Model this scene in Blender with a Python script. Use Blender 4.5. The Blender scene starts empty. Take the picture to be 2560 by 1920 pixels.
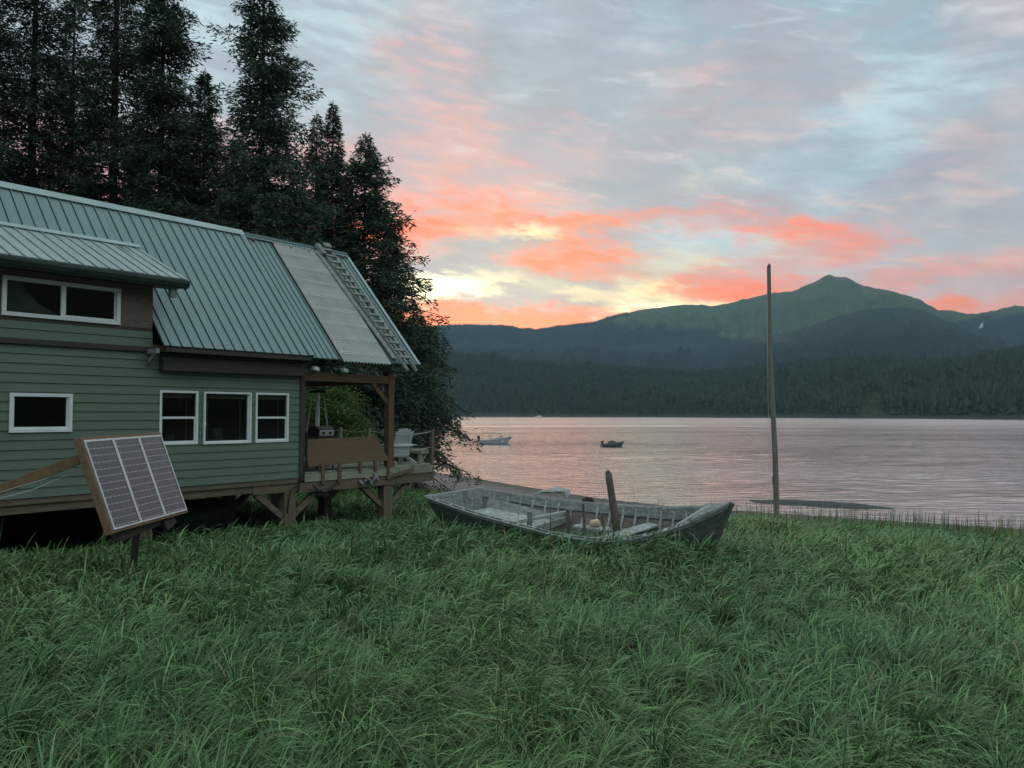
import bpy, math, random
import numpy as np
from mathutils import Vector, Matrix
rad = math.radians
PI = math.pi

# ------------------------------------------------------------------ camera, light, exposure
scene = bpy.context.scene
C = scene.collection
F = 1930.0                       # focal length in photo pixels (2560 wide)
CZ = 4.6                         # eye height above the water
TH = math.atan(76 / F)
cam_d = bpy.data.cameras.new('camera')
cam = bpy.data.objects.new('camera', cam_d)
C.objects.link(cam)
cam.location = (0, 0, CZ)
cam.rotation_euler = (PI / 2 + TH, 0, 0)
cam_d.sensor_width = 36
cam_d.lens = 36 * F / 2560
cam_d.clip_start = 0.1
cam_d.clip_end = 30000
scene.camera = cam
scene.view_settings.view_transform = 'Standard'
scene.view_settings.look = 'None'
scene.view_settings.gamma = 1
scene.view_settings.exposure = 0.28

SUN_AZ, SUN_EL = rad(-1.0), rad(9.0)
sun_d = bpy.data.lights.new('sun', 'SUN')
sun = bpy.data.objects.new('sun', sun_d)
C.objects.link(sun)
sun_d.energy = 0.12
sun_d.angle = rad(60)
sun_d.color = (1.0, 0.62, 0.40)
sd = Vector((math.sin(SUN_AZ) * math.cos(SUN_EL), math.cos(SUN_AZ) * math.cos(SUN_EL), math.sin(SUN_EL)))
sun.rotation_euler = sd.to_track_quat('Z', 'Y').to_euler()


def lin(c):
    return tuple((v / 12.92 if v <= 0.04045 else ((v + 0.055) / 1.055) ** 2.4) for v in c)


def hexc(h, k=1.0):
    return np.array(lin([int(h[i:i + 2], 16) / 255 for i in (0, 2, 4)])) * k


class NT:
    """tiny node-tree helper"""
    def __init__(s, tree):
        s.t = tree
        s.n = tree.nodes
        s.l = tree.links

    def new(s, typ, **kw):
        n = s.n.new(typ)
        for k, v in kw.items():
            setattr(n, k, v)
        return n

    def set(s, sock, v):
        if isinstance(v, bpy.types.NodeSocket):
            s.l.new(v, sock)
        elif v is not None:
            sock.default_value = v

    def math(s, op, a, b=None, c=None, clamp=False):
        n = s.new('ShaderNodeMath', operation=op, use_clamp=clamp)
        s.set(n.inputs[0], a)
        if b is not None: s.set(n.inputs[1], b)
        if c is not None: s.set(n.inputs[2], c)
        return n.outputs[0]

    def vmath(s, op, a, b=None):
        n = s.new('ShaderNodeVectorMath', operation=op)
        s.set(n.inputs[0], a)
        if b is not None:
            s.set(n.inputs['Scale'] if op == 'SCALE' else n.inputs[1], b)
        return n.outputs[0]

    def comb(s, x, y, z):
        n = s.new('ShaderNodeCombineXYZ')
        for i, v in enumerate((x, y, z)): s.set(n.inputs[i], v)
        return n.outputs[0]

    def noise(s, vec, scale, detail=4, rough=0.55, dist=0.0):
        n = s.new('ShaderNodeTexNoise')
        s.set(n.inputs['Vector'], vec)
        n.inputs['Scale'].default_value = scale
        n.inputs['Detail'].default_value = detail
        n.inputs['Roughness'].default_value = rough
        n.inputs['Distortion'].default_value = dist
        return n

    def ramp(s, fac, stops, interp='LINEAR'):
        n = s.new('ShaderNodeValToRGB')
        s.set(n.inputs[0], fac)
        cr = n.color_ramp
        cr.interpolation = interp
        while len(cr.elements) > 1: cr.elements.remove(cr.elements[-1])
        for i, (p, c) in enumerate(stops):
            e = cr.elements[0] if i == 0 else cr.elements.new(p)
            e.position = p
            e.color = (c[0], c[1], c[2], 1) if hasattr(c, '__len__') else (c, c, c, 1)
        return n.outputs[0]

    def mix(s, fac, a, b, mode='MIX'):
        n = s.new('ShaderNodeMix', data_type='RGBA', blend_type=mode)
        s.set(n.inputs[0], fac)
        for i, v in ((6, a), (7, b)):
            if not isinstance(v, bpy.types.NodeSocket): v = (v[0], v[1], v[2], 1)
            s.set(n.inputs[i], v)
        return n.outputs[2]

    def maprange(s, v, a, b, c=0.0, d=1.0, smooth=True):
        n = s.new('ShaderNodeMapRange', interpolation_type='SMOOTHSTEP' if smooth else 'LINEAR')
        s.set(n.inputs[0], v)
        for i, x in enumerate((a, b, c, d)): n.inputs[i + 1].default_value = x
        return n.outputs[0]


# ------------------------------------------------------------------ sky
# cloud colours: 0 near white glow, 1 pale yellow, 2 yellow grey, 3 vivid orange, 4 salmon orange, 5 pink, 6 dull pink, 7 grey,
# 8 blue grey, 9 pale rose, 10 rose, 11 light blue grey, 12 teal blue, 13 pale cyan, 14 pinkish grey, 15 mauve grey
SKYC = [hexc('fff2c4', 2.3), hexc('f6e4a6', 1.15), hexc('c8c6ae'), hexc('ff6526', 1.25), hexc('f98050'), hexc('e0988a'), hexc('c8aca8'), hexc('9c9fa2'),
        hexc('8b959d'), hexc('c4aaa8'), hexc('d2a49c'), hexc('a3b1b8'), hexc('93a8b2'), hexc('b1c4c9'), hexc('b0adb0'), hexc('9a9aa2')]
SKX = [850, 950, 1050, 1150, 1250, 1350, 1450, 1550, 1650, 1750, 1850, 1950, 2050, 2150, 2250, 2350, 2450, 2560]
SKY = [(840, [3, 3, 3, 3, 3, 3, 4, 4, 4, 5, 5, 5, 5, 5, 5, 5, 5, 5]),
       (812, [3, 3, 3, 3, 3, 3, 3, 4, 2, 1, 4, 4, 5, 5, 5, 5, 5, 5]),
       (790, [3, 3, 3, 3, 3, 3, 4, 5, 4, 1, 4, 4, 5, 5, 4, 4, 4, 5]),
       (768, [3, 3, 3, 3, 7, 7, 8, 1, 0, 1, 4, 4, 5, 5, 4, 4, 5, 5]),
       (745, [3, 0, 0, 7, 8, 8, 1, 2, 1, 5, 3, 4, 4, 5, 14, 5, 6, 5]),
       (718, [0, 0, 0, 0, 1, 2, 8, 7, 1, 4, 3, 4, 5, 6, 5, 14, 6, 6]),
       (692, [4, 8, 8, 7, 2, 8, 4, 4, 2, 4, 5, 5, 13, 14, 5, 5, 6, 6]),
       (664, [5, 8, 8, 8, 8, 3, 4, 8, 2, 2, 5, 6, 5, 6, 6, 5, 5, 5]),
       (640, [5, 5, 6, 8, 7, 4, 3, 4, 2, 2, 13, 2, 5, 5, 14, 14, 6, 6]),
       (610, [3, 3, 3, 7, 8, 8, 4, 8, 13, 13, 13, 5, 5, 4, 14, 11, 14, 14]),
       (578, [3, 3, 3, 4, 1, 1, 4, 8, 13, 13, 13, 4, 4, 5, 14, 14, 14, 14]),
       (545, [3, 3, 3, 4, 3, 3, 4, 4, 4, 4, 4, 4, 5, 14, 14, 14, 15, 14]),
       (512, [10, 5, 5, 4, 4, 5, 6, 8, 15, 15, 15, 15, 13, 15, 15, 14, 14, 15]),
       (470, [10, 5, 9, 5, 5, 6, 8, 8, 8, 7, 15, 15, 11, 11, 15, 14, 14, 14]),
       (430, [10, 9, 10, 5, 6, 15, 8, 8, 15, 2, 11, 11, 12, 12, 15, 15, 6, 11]),
       (380, [10, 10, 9, 9, 10, 5, 6, 15, 8, 11, 8, 12, 12, 12, 15, 15, 15, 14]),
       (320, [14, 10, 9, 10, 9, 15, 9, 15, 15, 15, 6, 14, 12, 13, 13, 9, 9, 14]),
       (260, [13, 11, 9, 10, 14, 15, 15, 12, 11, 15, 15, 9, 11, 13, 13, 13, 15, 14]),
       (200, [11, 11, 14, 9, 14, 11, 15, 15, 9, 9, 14, 15, 15, 14, 13, 13, 13, 14]),
       (140, [11, 14, 9, 9, 8, 11, 11, 12, 11, 9, 15, 15, 14, 14, 13, 13, 11, 11]),
       (80, [13, 14, 10, 9, 8, 11, 15, 11, 11, 12, 12, 15, 8, 11, 12, 12, 11, 12]),
       (20, [13, 11, 14, 14, 11, 11, 11, 8, 12, 8, 15, 15, 12, 12, 12, 12, 14, 14]),
       (-120, [11, 11, 14, 11, 12, 8, 7, 15, 12, 12, 8, 15, 12, 12, 12, 8, 15, 14])]
sk_y = np.array([r[0] for r in SKY], float)[::-1]
sk_g = np.array([[SKYC[c] for c in r[1]] for r in SKY])[::-1]


def sky_col(px, py):
    px = min(max(px, SKX[0]), SKX[-1]); py = min(max(py, sk_y[0]), sk_y[-1])
    j = min(int(np.searchsorted(sk_y, py, 'right') - 1), len(sk_y) - 2)
    i = min(int(np.searchsorted(SKX, px, 'right') - 1), len(SKX) - 2)
    v = (py - sk_y[j]) / (sk_y[j + 1] - sk_y[j]); u = (px - SKX[i]) / (SKX[i + 1] - SKX[i])
    return (sk_g[j, i] * (1 - u) + sk_g[j, i + 1] * u) * (1 - v) + (sk_g[j + 1, i] * (1 - u) + sk_g[j + 1, i + 1] * u) * v


BACK = 0.66                        # brightness of the sky overhead and behind the camera


def build_world():
    w = bpy.data.worlds.new('World')
    scene.world = w
    w.use_nodes = True
    w.node_tree.nodes.clear()
    k = NT(w.node_tree)
    tc = k.new('ShaderNodeTexCoord').outputs['Generated']
    sep = k.new('ShaderNodeSeparateXYZ'); k.l.new(tc, sep.inputs[0])
    X, Y, Z = sep.outputs
    az = k.math('ARCTAN2', X, Y)
    el = k.math('ARCSINE', Z)
    den = k.math('ADD', k.math('MAXIMUM', Z, 0.0), 0.16)
    pl = k.comb(k.math('DIVIDE', X, den), k.math('DIVIDE', Y, den), 0.0)
    # cloud streaks run from the upper left towards the lower right: stretch the noise along that direction
    mp = k.new('ShaderNodeMapping'); k.l.new(pl, mp.inputs[0])
    mp.inputs['Rotation'].default_value = (0, 0, rad(28)); mp.inputs['Scale'].default_value = (0.55, 1.5, 1)
    n1 = k.noise(mp.outputs[0], 1.5, 7, 0.62, 0.5)
    ang = k.comb(az, k.math('ADD', k.math('MULTIPLY', el, 2.6), k.math('MULTIPLY', az, 0.35)), 0.0)
    n2 = k.noise(ang, 9.0, 9, 0.62, 0.6)
    n3 = k.noise(ang, 26.0, 9, 0.66, 0.2)
    mw = k.new('ShaderNodeMapping'); k.l.new(ang, mw.inputs[0]); mw.inputs['Rotation'].default_value = (0, 0, rad(-12)); mw.inputs['Scale'].default_value = (1.0, 1.9, 1)
    n4 = k.noise(mw.outputs[0], 9.0, 10, 0.6, 0.35)
    s1 = k.new('ShaderNodeSeparateColor'); k.l.new(n1.outputs['Color'], s1.inputs[0])
    s2 = k.new('ShaderNodeSeparateColor'); k.l.new(n2.outputs['Color'], s2.inputs[0])
    s3 = k.new('ShaderNodeSeparateColor'); k.l.new(n3.outputs['Color'], s3.inputs[0])
    elw = k.maprange(el, 0.08, 0.45, 0.42, 1.0)
    daz = k.math('MULTIPLY', k.math('SUBTRACT', s1.outputs[0], 0.5), 0.12)
    daz = k.math('ADD', daz, k.math('MULTIPLY', k.math('SUBTRACT', s2.outputs[0], 0.5), 0.16))
    daz = k.math('ADD', daz, k.math('MULTIPLY', k.math('SUBTRACT', s3.outputs[0], 0.5), 0.08))
    de = k.math('MULTIPLY', k.math('SUBTRACT', s1.outputs[1], 0.5), 0.10)
    de = k.math('ADD', de, k.math('MULTIPLY', k.math('SUBTRACT', s2.outputs[1], 0.5), 0.09))
    de = k.math('ADD', de, k.math('MULTIPLY', k.math('SUBTRACT', s3.outputs[1], 0.5), 0.085))
    de = k.math('MULTIPLY', de, elw)
    azw = k.math('ADD', az, daz)
    elx = k.math('ADD', el, de)
    A0, A1 = -0.30, 0.66
    fa = k.math('DIVIDE', k.math('SUBTRACT', azw, A0), A1 - A0, clamp=True)
    rows = [math.atan((1035 - y) / F) for y in (832, 815, 800, 785, 770, 755, 740, 722, 705, 685, 662, 640, 612, 580, 545, 505, 460, 400, 330, 260, 180, 90, 0, -110)]
    col = None
    for r_i, e in enumerate(rows):
        stops = []
        for q in range(26):
            a = A0 + (A1 - A0) * q / 25
            py = 1035 - F * math.tan(e) / math.cos(a)
            px = 1280 + F * math.tan(a)
            stops.append((q / 25, sky_col(px, py)))
        rc = k.ramp(fa, stops)
        if col is None:
            col = rc
        else:
            f = k.maprange(elx, rows[r_i - 1], e, smooth=False)
            col = k.mix(f, col, rc)
    # small scale brightening and darkening of the cloud sheet
    tex = k.math('ADD', k.math('MULTIPLY', k.math('SUBTRACT', s3.outputs[2], 0.5), 0.42), k.math('MULTIPLY', k.math('SUBTRACT', s1.outputs[2], 0.5), 0.45))
    gain = k.math('ADD', 1.0, tex)
    col = k.mix(1.0, col, k.comb(gain, gain, gain), 'MULTIPLY')
    # thin wisps: grey-blue undersides, lit edges
    wd_ = k.maprange(n4.outputs[0], 0.57, 0.38, 0.0, 0.75)
    low = k.maprange(el, 0.13, 0.40, 0.30, 0.95)
    wd_ = k.math('MULTIPLY', wd_, low)
    col = k.mix(wd_, col, hexc('96a0a8'))
    wl_ = k.maprange(n4.outputs[0], 0.55, 0.72, 0.0, 0.45)
    glow = k.mix(k.maprange(el, 0.10, 0.42), hexc('ffb08a'), hexc('c9d0d2'))
    col = k.mix(wl_, col, glow)
    hs = k.new('ShaderNodeHueSaturation'); hs.inputs['Saturation'].default_value = 1.06; hs.inputs['Value'].default_value = 1.04; k.l.new(col, hs.inputs['Color']); col = hs.outputs[0]
    # overhead and behind: even grey-blue dusk cloud
    nb = k.noise(pl, 1.1, 6, 0.6, 0.4)
    over = k.ramp(nb.outputs[0], [(0.3, hexc('899b9f')), (0.5, hexc('99a7a9')), (0.62, hexc('aab0b0')), (0.72, hexc('b8aeac'))])
    over = k.mix(1.0, over, (BACK / 0.36,) * 3, 'MULTIPLY')
    up = k.maprange(el, 0.54, 0.80)
    aside = k.maprange(k.math('ABSOLUTE', k.math('SUBTRACT', az, 0.15)), 0.75, 1.5)
    m = k.math('MAXIMUM', up, aside)
    # wooded land behind and beside the viewer hides the low sky there
    nt = k.noise(k.comb(k.math('MULTIPLY', az, 9.0), 0.0, 0.0), 1.0, 6, 0.7)
    top = k.math('ADD', 0.10, k.math('MULTIPLY', nt.outputs[0], 0.38))
    land = k.math('LESS_THAN', el, top)
    land = k.math('MULTIPLY', land, k.math('GREATER_THAN', k.math('ABSOLUTE', az), 1.25))
    over = k.mix(land, over, (0.012, 0.020, 0.014))
    col = k.mix(m, col, over)
    # below the horizon
    dn = k.maprange(el, -0.03, 0.0)
    col = k.mix(dn, (0.05, 0.07, 0.07), col)
    sky = k.new('ShaderNodeTexSky', sky_type='NISHITA', sun_disc=False)
    sky.sun_elevation = SUN_EL; sky.sun_rotation = SUN_AZ
    b1 = k.new('ShaderNodeBackground'); k.l.new(sky.outputs[0], b1.inputs[0]); b1.inputs[1].default_value = 0.012
    b2 = k.new('ShaderNodeBackground'); k.l.new(col, b2.inputs[0]); b2.inputs[1].default_value = 1.08
    ad = k.new('ShaderNodeAddShader'); k.l.new(b1.outputs[0], ad.inputs[0]); k.l.new(b2.outputs[0], ad.inputs[1])
    out = k.new('ShaderNodeOutputWorld'); k.l.new(ad.outputs[0], out.inputs[0])
    w.cycles.sampling_method = 'MANUAL'
    w.cycles.sample_map_resolution = 1024


build_world()


# ------------------------------------------------------------------ helpers
def ray(px, py):
    a = (px - 1280) / F; b = (960 - py) / F
    return np.array([a, math.cos(TH) - b * math.sin(TH), math.sin(TH) + b * math.cos(TH)])


def at(px, py, Y):
    r = ray(px, py)
    return Vector(r * Y / r[1] + np.array([0, 0, CZ]))


def fbm(x, y, octaves=4, seed=0, gain=0.5):
    """2D value noise, numpy"""
    out = np.zeros_like(x, dtype=float); amp = 1; tot = 0
    rs = np.random.RandomState(seed)
    for o in range(octaves):
        tab = rs.rand(256, 256)
        xi = np.floor(x).astype(int); yi = np.floor(y).astype(int)
        fx = x - xi; fy = y - yi
        fx = fx * fx * (3 - 2 * fx); fy = fy * fy * (3 - 2 * fy)
        a = tab[xi % 256, yi % 256]; b = tab[(xi + 1) % 256, yi % 256]
        c = tab[xi % 256, (yi + 1) % 256]; d = tab[(xi + 1) % 256, (yi + 1) % 256]
        out += amp * ((a * (1 - fx) + b * fx) * (1 - fy) + (c * (1 - fx) + d * fx) * fy)
        tot += amp; amp *= gain; x = x * 2.03 + 11.3; y = y * 2.03 + 5.7
    return out / tot


def mesh_np(name, V, Fq, mat, parent=None, smooth=False, attr=None):
    """verts (n,3), faces (m,3|4) as one mesh object"""
    me = bpy.data.meshes.new(name)
    V = np.asarray(V, dtype=np.float32); Fq = np.asarray(Fq, dtype=np.int32)
    n = Fq.shape[1]
    me.vertices.add(len(V)); me.vertices.foreach_set('co', V.ravel())
    me.loops.add(Fq.size); me.loops.foreach_set('vertex_index', Fq.ravel())
    me.polygons.add(len(Fq))
    me.polygons.foreach_set('loop_start', np.arange(0, Fq.size, n, dtype=np.int32))
    me.update(calc_edges=True)
    me.validate()
    if smooth: me.polygons.foreach_set('use_smooth', np.ones(len(me.polygons), dtype=bool))
    if attr is not None:
        for an, av in attr.items():
            ca = me.color_attributes.new(an, 'FLOAT_COLOR', 'POINT')
            av = np.asarray(av, dtype=np.float32)
            if av.ndim == 1: av = np.stack([av, av, av], 1)
            ca.data.foreach_set('color', np.concatenate([av, np.ones((len(av), 1), np.float32)], 1).ravel())
    me.materials.append(mat)
    o = bpy.data.objects.new(name, me); C.objects.link(o)
    if parent: o.parent = parent
    return o


class MB:
    def __init__(s):
        s.v = []; s.f = []; s.sm = []

    def add(s, vs, fs, smooth=False):
        b = len(s.v)
        s.v += [tuple(v) for v in vs]; s.f += [tuple(i + b for i in f) for f in fs]; s.sm += [smooth] * len(fs)
        return s

    def box(s, x0, x1, y0, y1, z0, z1):
        v = [(x0, y0, z0), (x1, y0, z0), (x1, y1, z0), (x0, y1, z0), (x0, y0, z1), (x1, y0, z1), (x1, y1, z1), (x0, y1, z1)]
        return s.add(v, [(0, 3, 2, 1), (4, 5, 6, 7), (0, 1, 5, 4), (1, 2, 6, 5), (2, 3, 7, 6), (3, 0, 4, 7)])

    def hexa(s, lo, hi):
        """lo, hi: four points each (same winding)"""
        v = list(lo) + list(hi)
        return s.add(v, [(0, 3, 2, 1), (4, 5, 6, 7), (0, 1, 5, 4), (1, 2, 6, 5), (2, 3, 7, 6), (3, 0, 4, 7)])

    def bar(s, a, b, w, h, up=(0, 0, 1), w2=None, h2=None):
        """rectangular bar from a to b; w across, h along 'up'"""
        a = Vector(a); b = Vector(b); d = (b - a).normalized(); up = Vector(up)
        sx = d.cross(up)
        if sx.length < 1e-4: sx = d.cross(Vector((1, 0, 0)))
        sx.normalize(); u = sx.cross(d).normalized()
        w2 = w if w2 is None else w2; h2 = h if h2 is None else h2
        lo = [a + sx * (i * w / 2) + u * (j * h / 2) for i, j in ((-1, -1), (1, -1), (1, 1), (-1, 1))]
        hi = [b + sx * (i * w2 / 2) + u * (j * h2 / 2) for i, j in ((-1, -1), (1, -1), (1, 1), (-1, 1))]
        return s.hexa(lo, hi)

    def tube(s, pts, r, seg=8, caps=True, smooth=True):
        pts = [Vector(p) for p in pts]; n = len(pts)
        rs = r if hasattr(r, '__len__') else [r] * n
        vs = []; ref = None
        for i, p in enumerate(pts):
            d = (pts[min(i + 1, n - 1)] - pts[max(i - 1, 0)]).normalized()
            if ref is None:
                ref = Vector((0, 0, 1)) if abs(d.z) < 0.9 else Vector((1, 0, 0))
            a = d.cross(ref)
            if a.length < 1e-4: a = d.cross(Vector((0.3, 1, 0.2)))
            a.normalize(); b = a.cross(d).normalized(); ref = b
            for q in range(seg):
                t = 2 * PI * q / seg
                vs.append(p + (a * math.cos(t) + b * math.sin(t)) * rs[i])
        fs = [(i * seg + q, i * seg + (q + 1) % seg, (i + 1) * seg + (q + 1) % seg, (i + 1) * seg + q) for i in range(n - 1) for q in range(seg)]
        s.add(vs, fs, smooth)
        if caps:
            b0 = len(s.v) - len(vs)
            s.f += [tuple(b0 + q for q in range(seg))[::-1], tuple(b0 + (n - 1) * seg + q for q in range(seg))]; s.sm += [False, False]
        return s

    def lathe(s, prof, c=(0, 0, 0), seg=16):
        vs = []; c = Vector(c)
        for r, z in prof:
            for q in range(seg):
                t = 2 * PI * q / seg; vs.append((c.x + r * math.cos(t), c.y + r * math.sin(t), c.z + z))
        fs = [(i * seg + q, i * seg + (q + 1) % seg, (i + 1) * seg + (q + 1) % seg, (i + 1) * seg + q) for i in range(len(prof) - 1) for q in range(seg)]
        return s.add(vs, fs, True)

    def slab(s, poly, off):
        """closed prism: polygon (3D points) extruded by vector off"""
        n = len(poly); off = Vector(off)
        v = [Vector(p) for p in poly] + [Vector(p) + off for p in poly]
        f = [tuple(range(n))[::-1], tuple(range(n, 2 * n))] + [(i, (i + 1) % n, n + (i + 1) % n, n + i) for i in range(n)]
        return s.add(v, f)

    def build(s, name, mat, parent=None, bevel=0.0):
        me = bpy.data.meshes.new(name)
        me.from_pydata([tuple(v) for v in s.v], [], s.f)
        for p, sm in zip(me.polygons, s.sm): p.use_smooth = sm
        me.materials.append(mat); me.update()
        import bmesh
        bm = bmesh.new(); bm.from_mesh(me)
        bmesh.ops.recalc_face_normals(bm, faces=bm.faces)
        bm.to_mesh(me); bm.free()
        o = bpy.data.objects.new(name, me); C.objects.link(o)
        if parent: o.parent = parent
        if bevel > 0:
            b = o.modifiers.new('bevel', 'BEVEL'); b.width = bevel; b.segments = 2; b.limit_method = 'ANGLE'; b.angle_limit = rad(40)
        return o


def tag(o, label=None, cat=None, group=None, kind=None):
    if label: o['label'] = label
    if cat: o['category'] = cat
    if group: o['group'] = group
    if kind: o['kind'] = kind
    return o


def empty(name, loc=(0, 0, 0), rz=0.0):
    o = bpy.data.objects.new(name, None); C.objects.link(o)
    o.location = loc; o.rotation_euler = (0, 0, rz); o.empty_display_size = 0.3
    return o


# ------------------------------------------------------------------ materials
def mat(name, col, rough=0.7, col2=None, scale=(1, 1, 1), nscale=6.0, bump=0.15, metallic=0.0, spec=0.4, detail=6, contrast=(0.35, 0.65), dirt=None, dirt_scale=1.2):
    m = bpy.data.materials.new(name); m.use_nodes = True
    k = NT(m.node_tree); p = k.n['Principled BSDF']
    tc = k.new('ShaderNodeTexCoord').outputs['Object']
    mp = k.new('ShaderNodeMapping'); k.l.new(tc, mp.inputs[0]); mp.inputs['Scale'].default_value = scale
    n = k.noise(mp.outputs[0], nscale, detail, 0.6, 0.3)
    col2 = col2 or tuple(c * 0.72 for c in col)
    c = k.ramp(n.outputs[0], [(contrast[0], col2), (contrast[1], col)])
    if dirt is not None:
        d = k.noise(tc, dirt_scale, 5, 0.65, 0.6)
        f = k.maprange(d.outputs[0], 0.48, 0.68, 0.0, 0.75)
        c = k.mix(f, c, dirt)
    k.l.new(c, p.inputs['Base Color'])
    r = k.maprange(n.outputs[0], 0.3, 0.7, rough * 0.85, min(1, rough * 1.12))
    k.l.new(r, p.inputs['Roughness'])
    p.inputs['Metallic'].default_value = metallic
    p.inputs['Specular IOR Level'].default_value = spec
    if bump > 0:
        b = k.new('ShaderNodeBump'); b.inputs['Strength'].default_value = bump; b.inputs['Distance'].default_value = 0.02
        k.l.new(n.outputs[0], b.inputs['Height']); k.l.new(b.outputs[0], p.inputs['Normal'])
    return m


M = {}
M['siding'] = mat('green_siding', (0.120, 0.180, 0.132), 0.6, (0.10, 0.155, 0.115), (0.6, 1, 8), 3.0, 0.08, dirt=(0.105, 0.14, 0.11), dirt_scale=0.7)
M['shingle'] = mat('weathered_shingle', (0.17, 0.135, 0.115), 0.85, (0.10, 0.08, 0.068), (1, 1, 7), 5.0, 0.35)
M['trim_green'] = mat('dark_green_gutter', (0.035, 0.055, 0.052), 0.5, None, (1, 1, 1), 4, 0.0)
M['trim_dark'] = mat('dark_trim', (0.06, 0.053, 0.045), 0.8, None, (1, 1, 1), 8)
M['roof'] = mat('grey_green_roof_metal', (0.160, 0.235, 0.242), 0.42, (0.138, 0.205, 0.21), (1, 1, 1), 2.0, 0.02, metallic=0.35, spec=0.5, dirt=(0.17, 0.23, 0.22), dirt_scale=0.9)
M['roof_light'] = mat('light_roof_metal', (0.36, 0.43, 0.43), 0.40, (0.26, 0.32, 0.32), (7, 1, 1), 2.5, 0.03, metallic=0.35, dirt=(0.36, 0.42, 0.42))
M['ridge'] = mat('ridge_metal', (0.34, 0.43, 0.44), 0.4, None, (1, 1, 1), 2.0, 0.0, metallic=0.3)
M['white'] = mat('white_window_frame', (0.72, 0.76, 0.76), 0.45, (0.64, 0.69, 0.69), (1, 1, 1), 5.0, 0.0)
M['timber'] = mat('old_timber', (0.180, 0.145, 0.098), 0.85, (0.10, 0.08, 0.055), (0.8, 5, 5), 5.0, 0.4, dirt=(0.12, 0.11, 0.08))
M['timber_v'] = mat('old_timber_post', (0.180, 0.145, 0.098), 0.85, (0.10, 0.08, 0.055), (6, 6, 0.8), 5.0, 0.4, dirt=(0.12, 0.11, 0.08))
M['stain'] = mat('stained_timber', (0.150, 0.092, 0.052), 0.8, (0.10, 0.06, 0.035), (2, 2, 2), 5.0, 0.25)
M['ply'] = mat('stained_plywood', (0.140, 0.085, 0.048), 0.75, (0.09, 0.055, 0.03), (0.6, 3, 9), 4.0, 0.15)
M['deckwood'] = mat('green_grey_deck_board', (0.32, 0.34, 0.25), 0.85, (0.20, 0.22, 0.16), (0.7, 5, 6), 5.0, 0.3, dirt=(0.17, 0.16, 0.12))
M['greywood'] = mat('silver_weathered_wood', (0.29, 0.31, 0.30), 0.9, (0.15, 0.16, 0.155), (3, 3, 9), 2.5, 0.5, contrast=(0.36, 0.62), dirt=(0.13, 0.14, 0.13), dirt_scale=2.0)
M['greywood_l'] = mat('pale_weathered_wood', (0.43, 0.455, 0.44), 0.9, (0.24, 0.255, 0.25), (3, 3, 9), 2.5, 0.4, contrast=(0.36, 0.62), dirt=(0.17, 0.185, 0.17), dirt_scale=2.5)
M['hull'] = mat('dark_weathered_hull', (0.150, 0.158, 0.150), 0.9, (0.07, 0.075, 0.07), (2, 2, 9), 5.0, 0.5, dirt=(0.15, 0.16, 0.15), dirt_scale=3.0)
M['hull_in'] = mat('brown_grey_planking', (0.23, 0.205, 0.185), 0.9, (0.13, 0.125, 0.12), (2, 2, 14), 4.0, 0.5, dirt=(0.10, 0.10, 0.09), dirt_scale=3.0)
M['pole'] = mat('driftwood_pole', (0.26, 0.25, 0.21), 0.9, (0.12, 0.12, 0.10), (12, 12, 0.8), 5.0, 0.5, dirt=(0.17, 0.12, 0.08), dirt_scale=1.5)
M['mast'] = mat('brown_old_post', (0.16, 0.14, 0.12), 0.9, (0.075, 0.07, 0.06), (14, 14, 1.2), 5.0, 0.5)
M['frame_wood'] = mat('panel_frame_wood', (0.21, 0.130, 0.072), 0.75, (0.14, 0.085, 0.05), (3, 3, 3), 5.0, 0.2)
M['alu'] = mat('aluminium', (0.62, 0.66, 0.67), 0.4, None, (1, 1, 1), 4.0, 0.0, metallic=0.6)
M['black'] = mat('black_plastic', (0.02, 0.02, 0.022), 0.5, None, (1, 1, 1), 4.0, 0.0)
M['chair'] = mat('pale_grey_paint', (0.62, 0.66, 0.68), 0.6, (0.55, 0.58, 0.6), (1, 1, 6), 4.0, 0.05)
M['steel'] = mat('stainless', (0.5, 0.5, 0.48), 0.35, None, (1, 1, 1), 6.0, 0.0, metallic=0.8)
M['rope'] = mat('pale_rope', (0.50, 0.52, 0.50), 0.9, None, (30, 30, 30), 8.0, 0.2)
M['buoy'] = mat('faded_buoy', (0.72, 0.52, 0.40), 0.7, (0.6, 0.40, 0.30), (1, 1, 1), 8.0, 0.05)
M['interior'] = mat('interior_wood', (0.20, 0.15, 0.10), 0.8, None, (1, 1, 1), 4.0, 0.1)
M['cloth'] = mat('pale_cloth', (0.45, 0.46, 0.40), 0.9, None, (1, 1, 1), 4.0, 0.1)
M['bark'] = mat('spruce_bark', (0.055, 0.048, 0.04), 0.95, (0.03, 0.026, 0.022), (5, 5, 1), 6.0, 0.6)
M['boat_paint'] = mat('grey_boat_metal', (0.30, 0.33, 0.36), 0.45, None, (1, 1, 1), 3.0, 0.0, metallic=0.3)
M['boat_dark'] = mat('dark_boat_metal', (0.07, 0.075, 0.085), 0.6, None, (1, 1, 1), 3.0, 0.0)
M['gull_white'] = mat('white_gelcoat', (0.75, 0.78, 0.78), 0.5, None, (1, 1, 1), 3.0, 0.0)
M['stone_white'] = mat('bleached_shell', (0.7, 0.68, 0.6), 0.8, None, (1, 1, 1), 10.0, 0.2)


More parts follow.
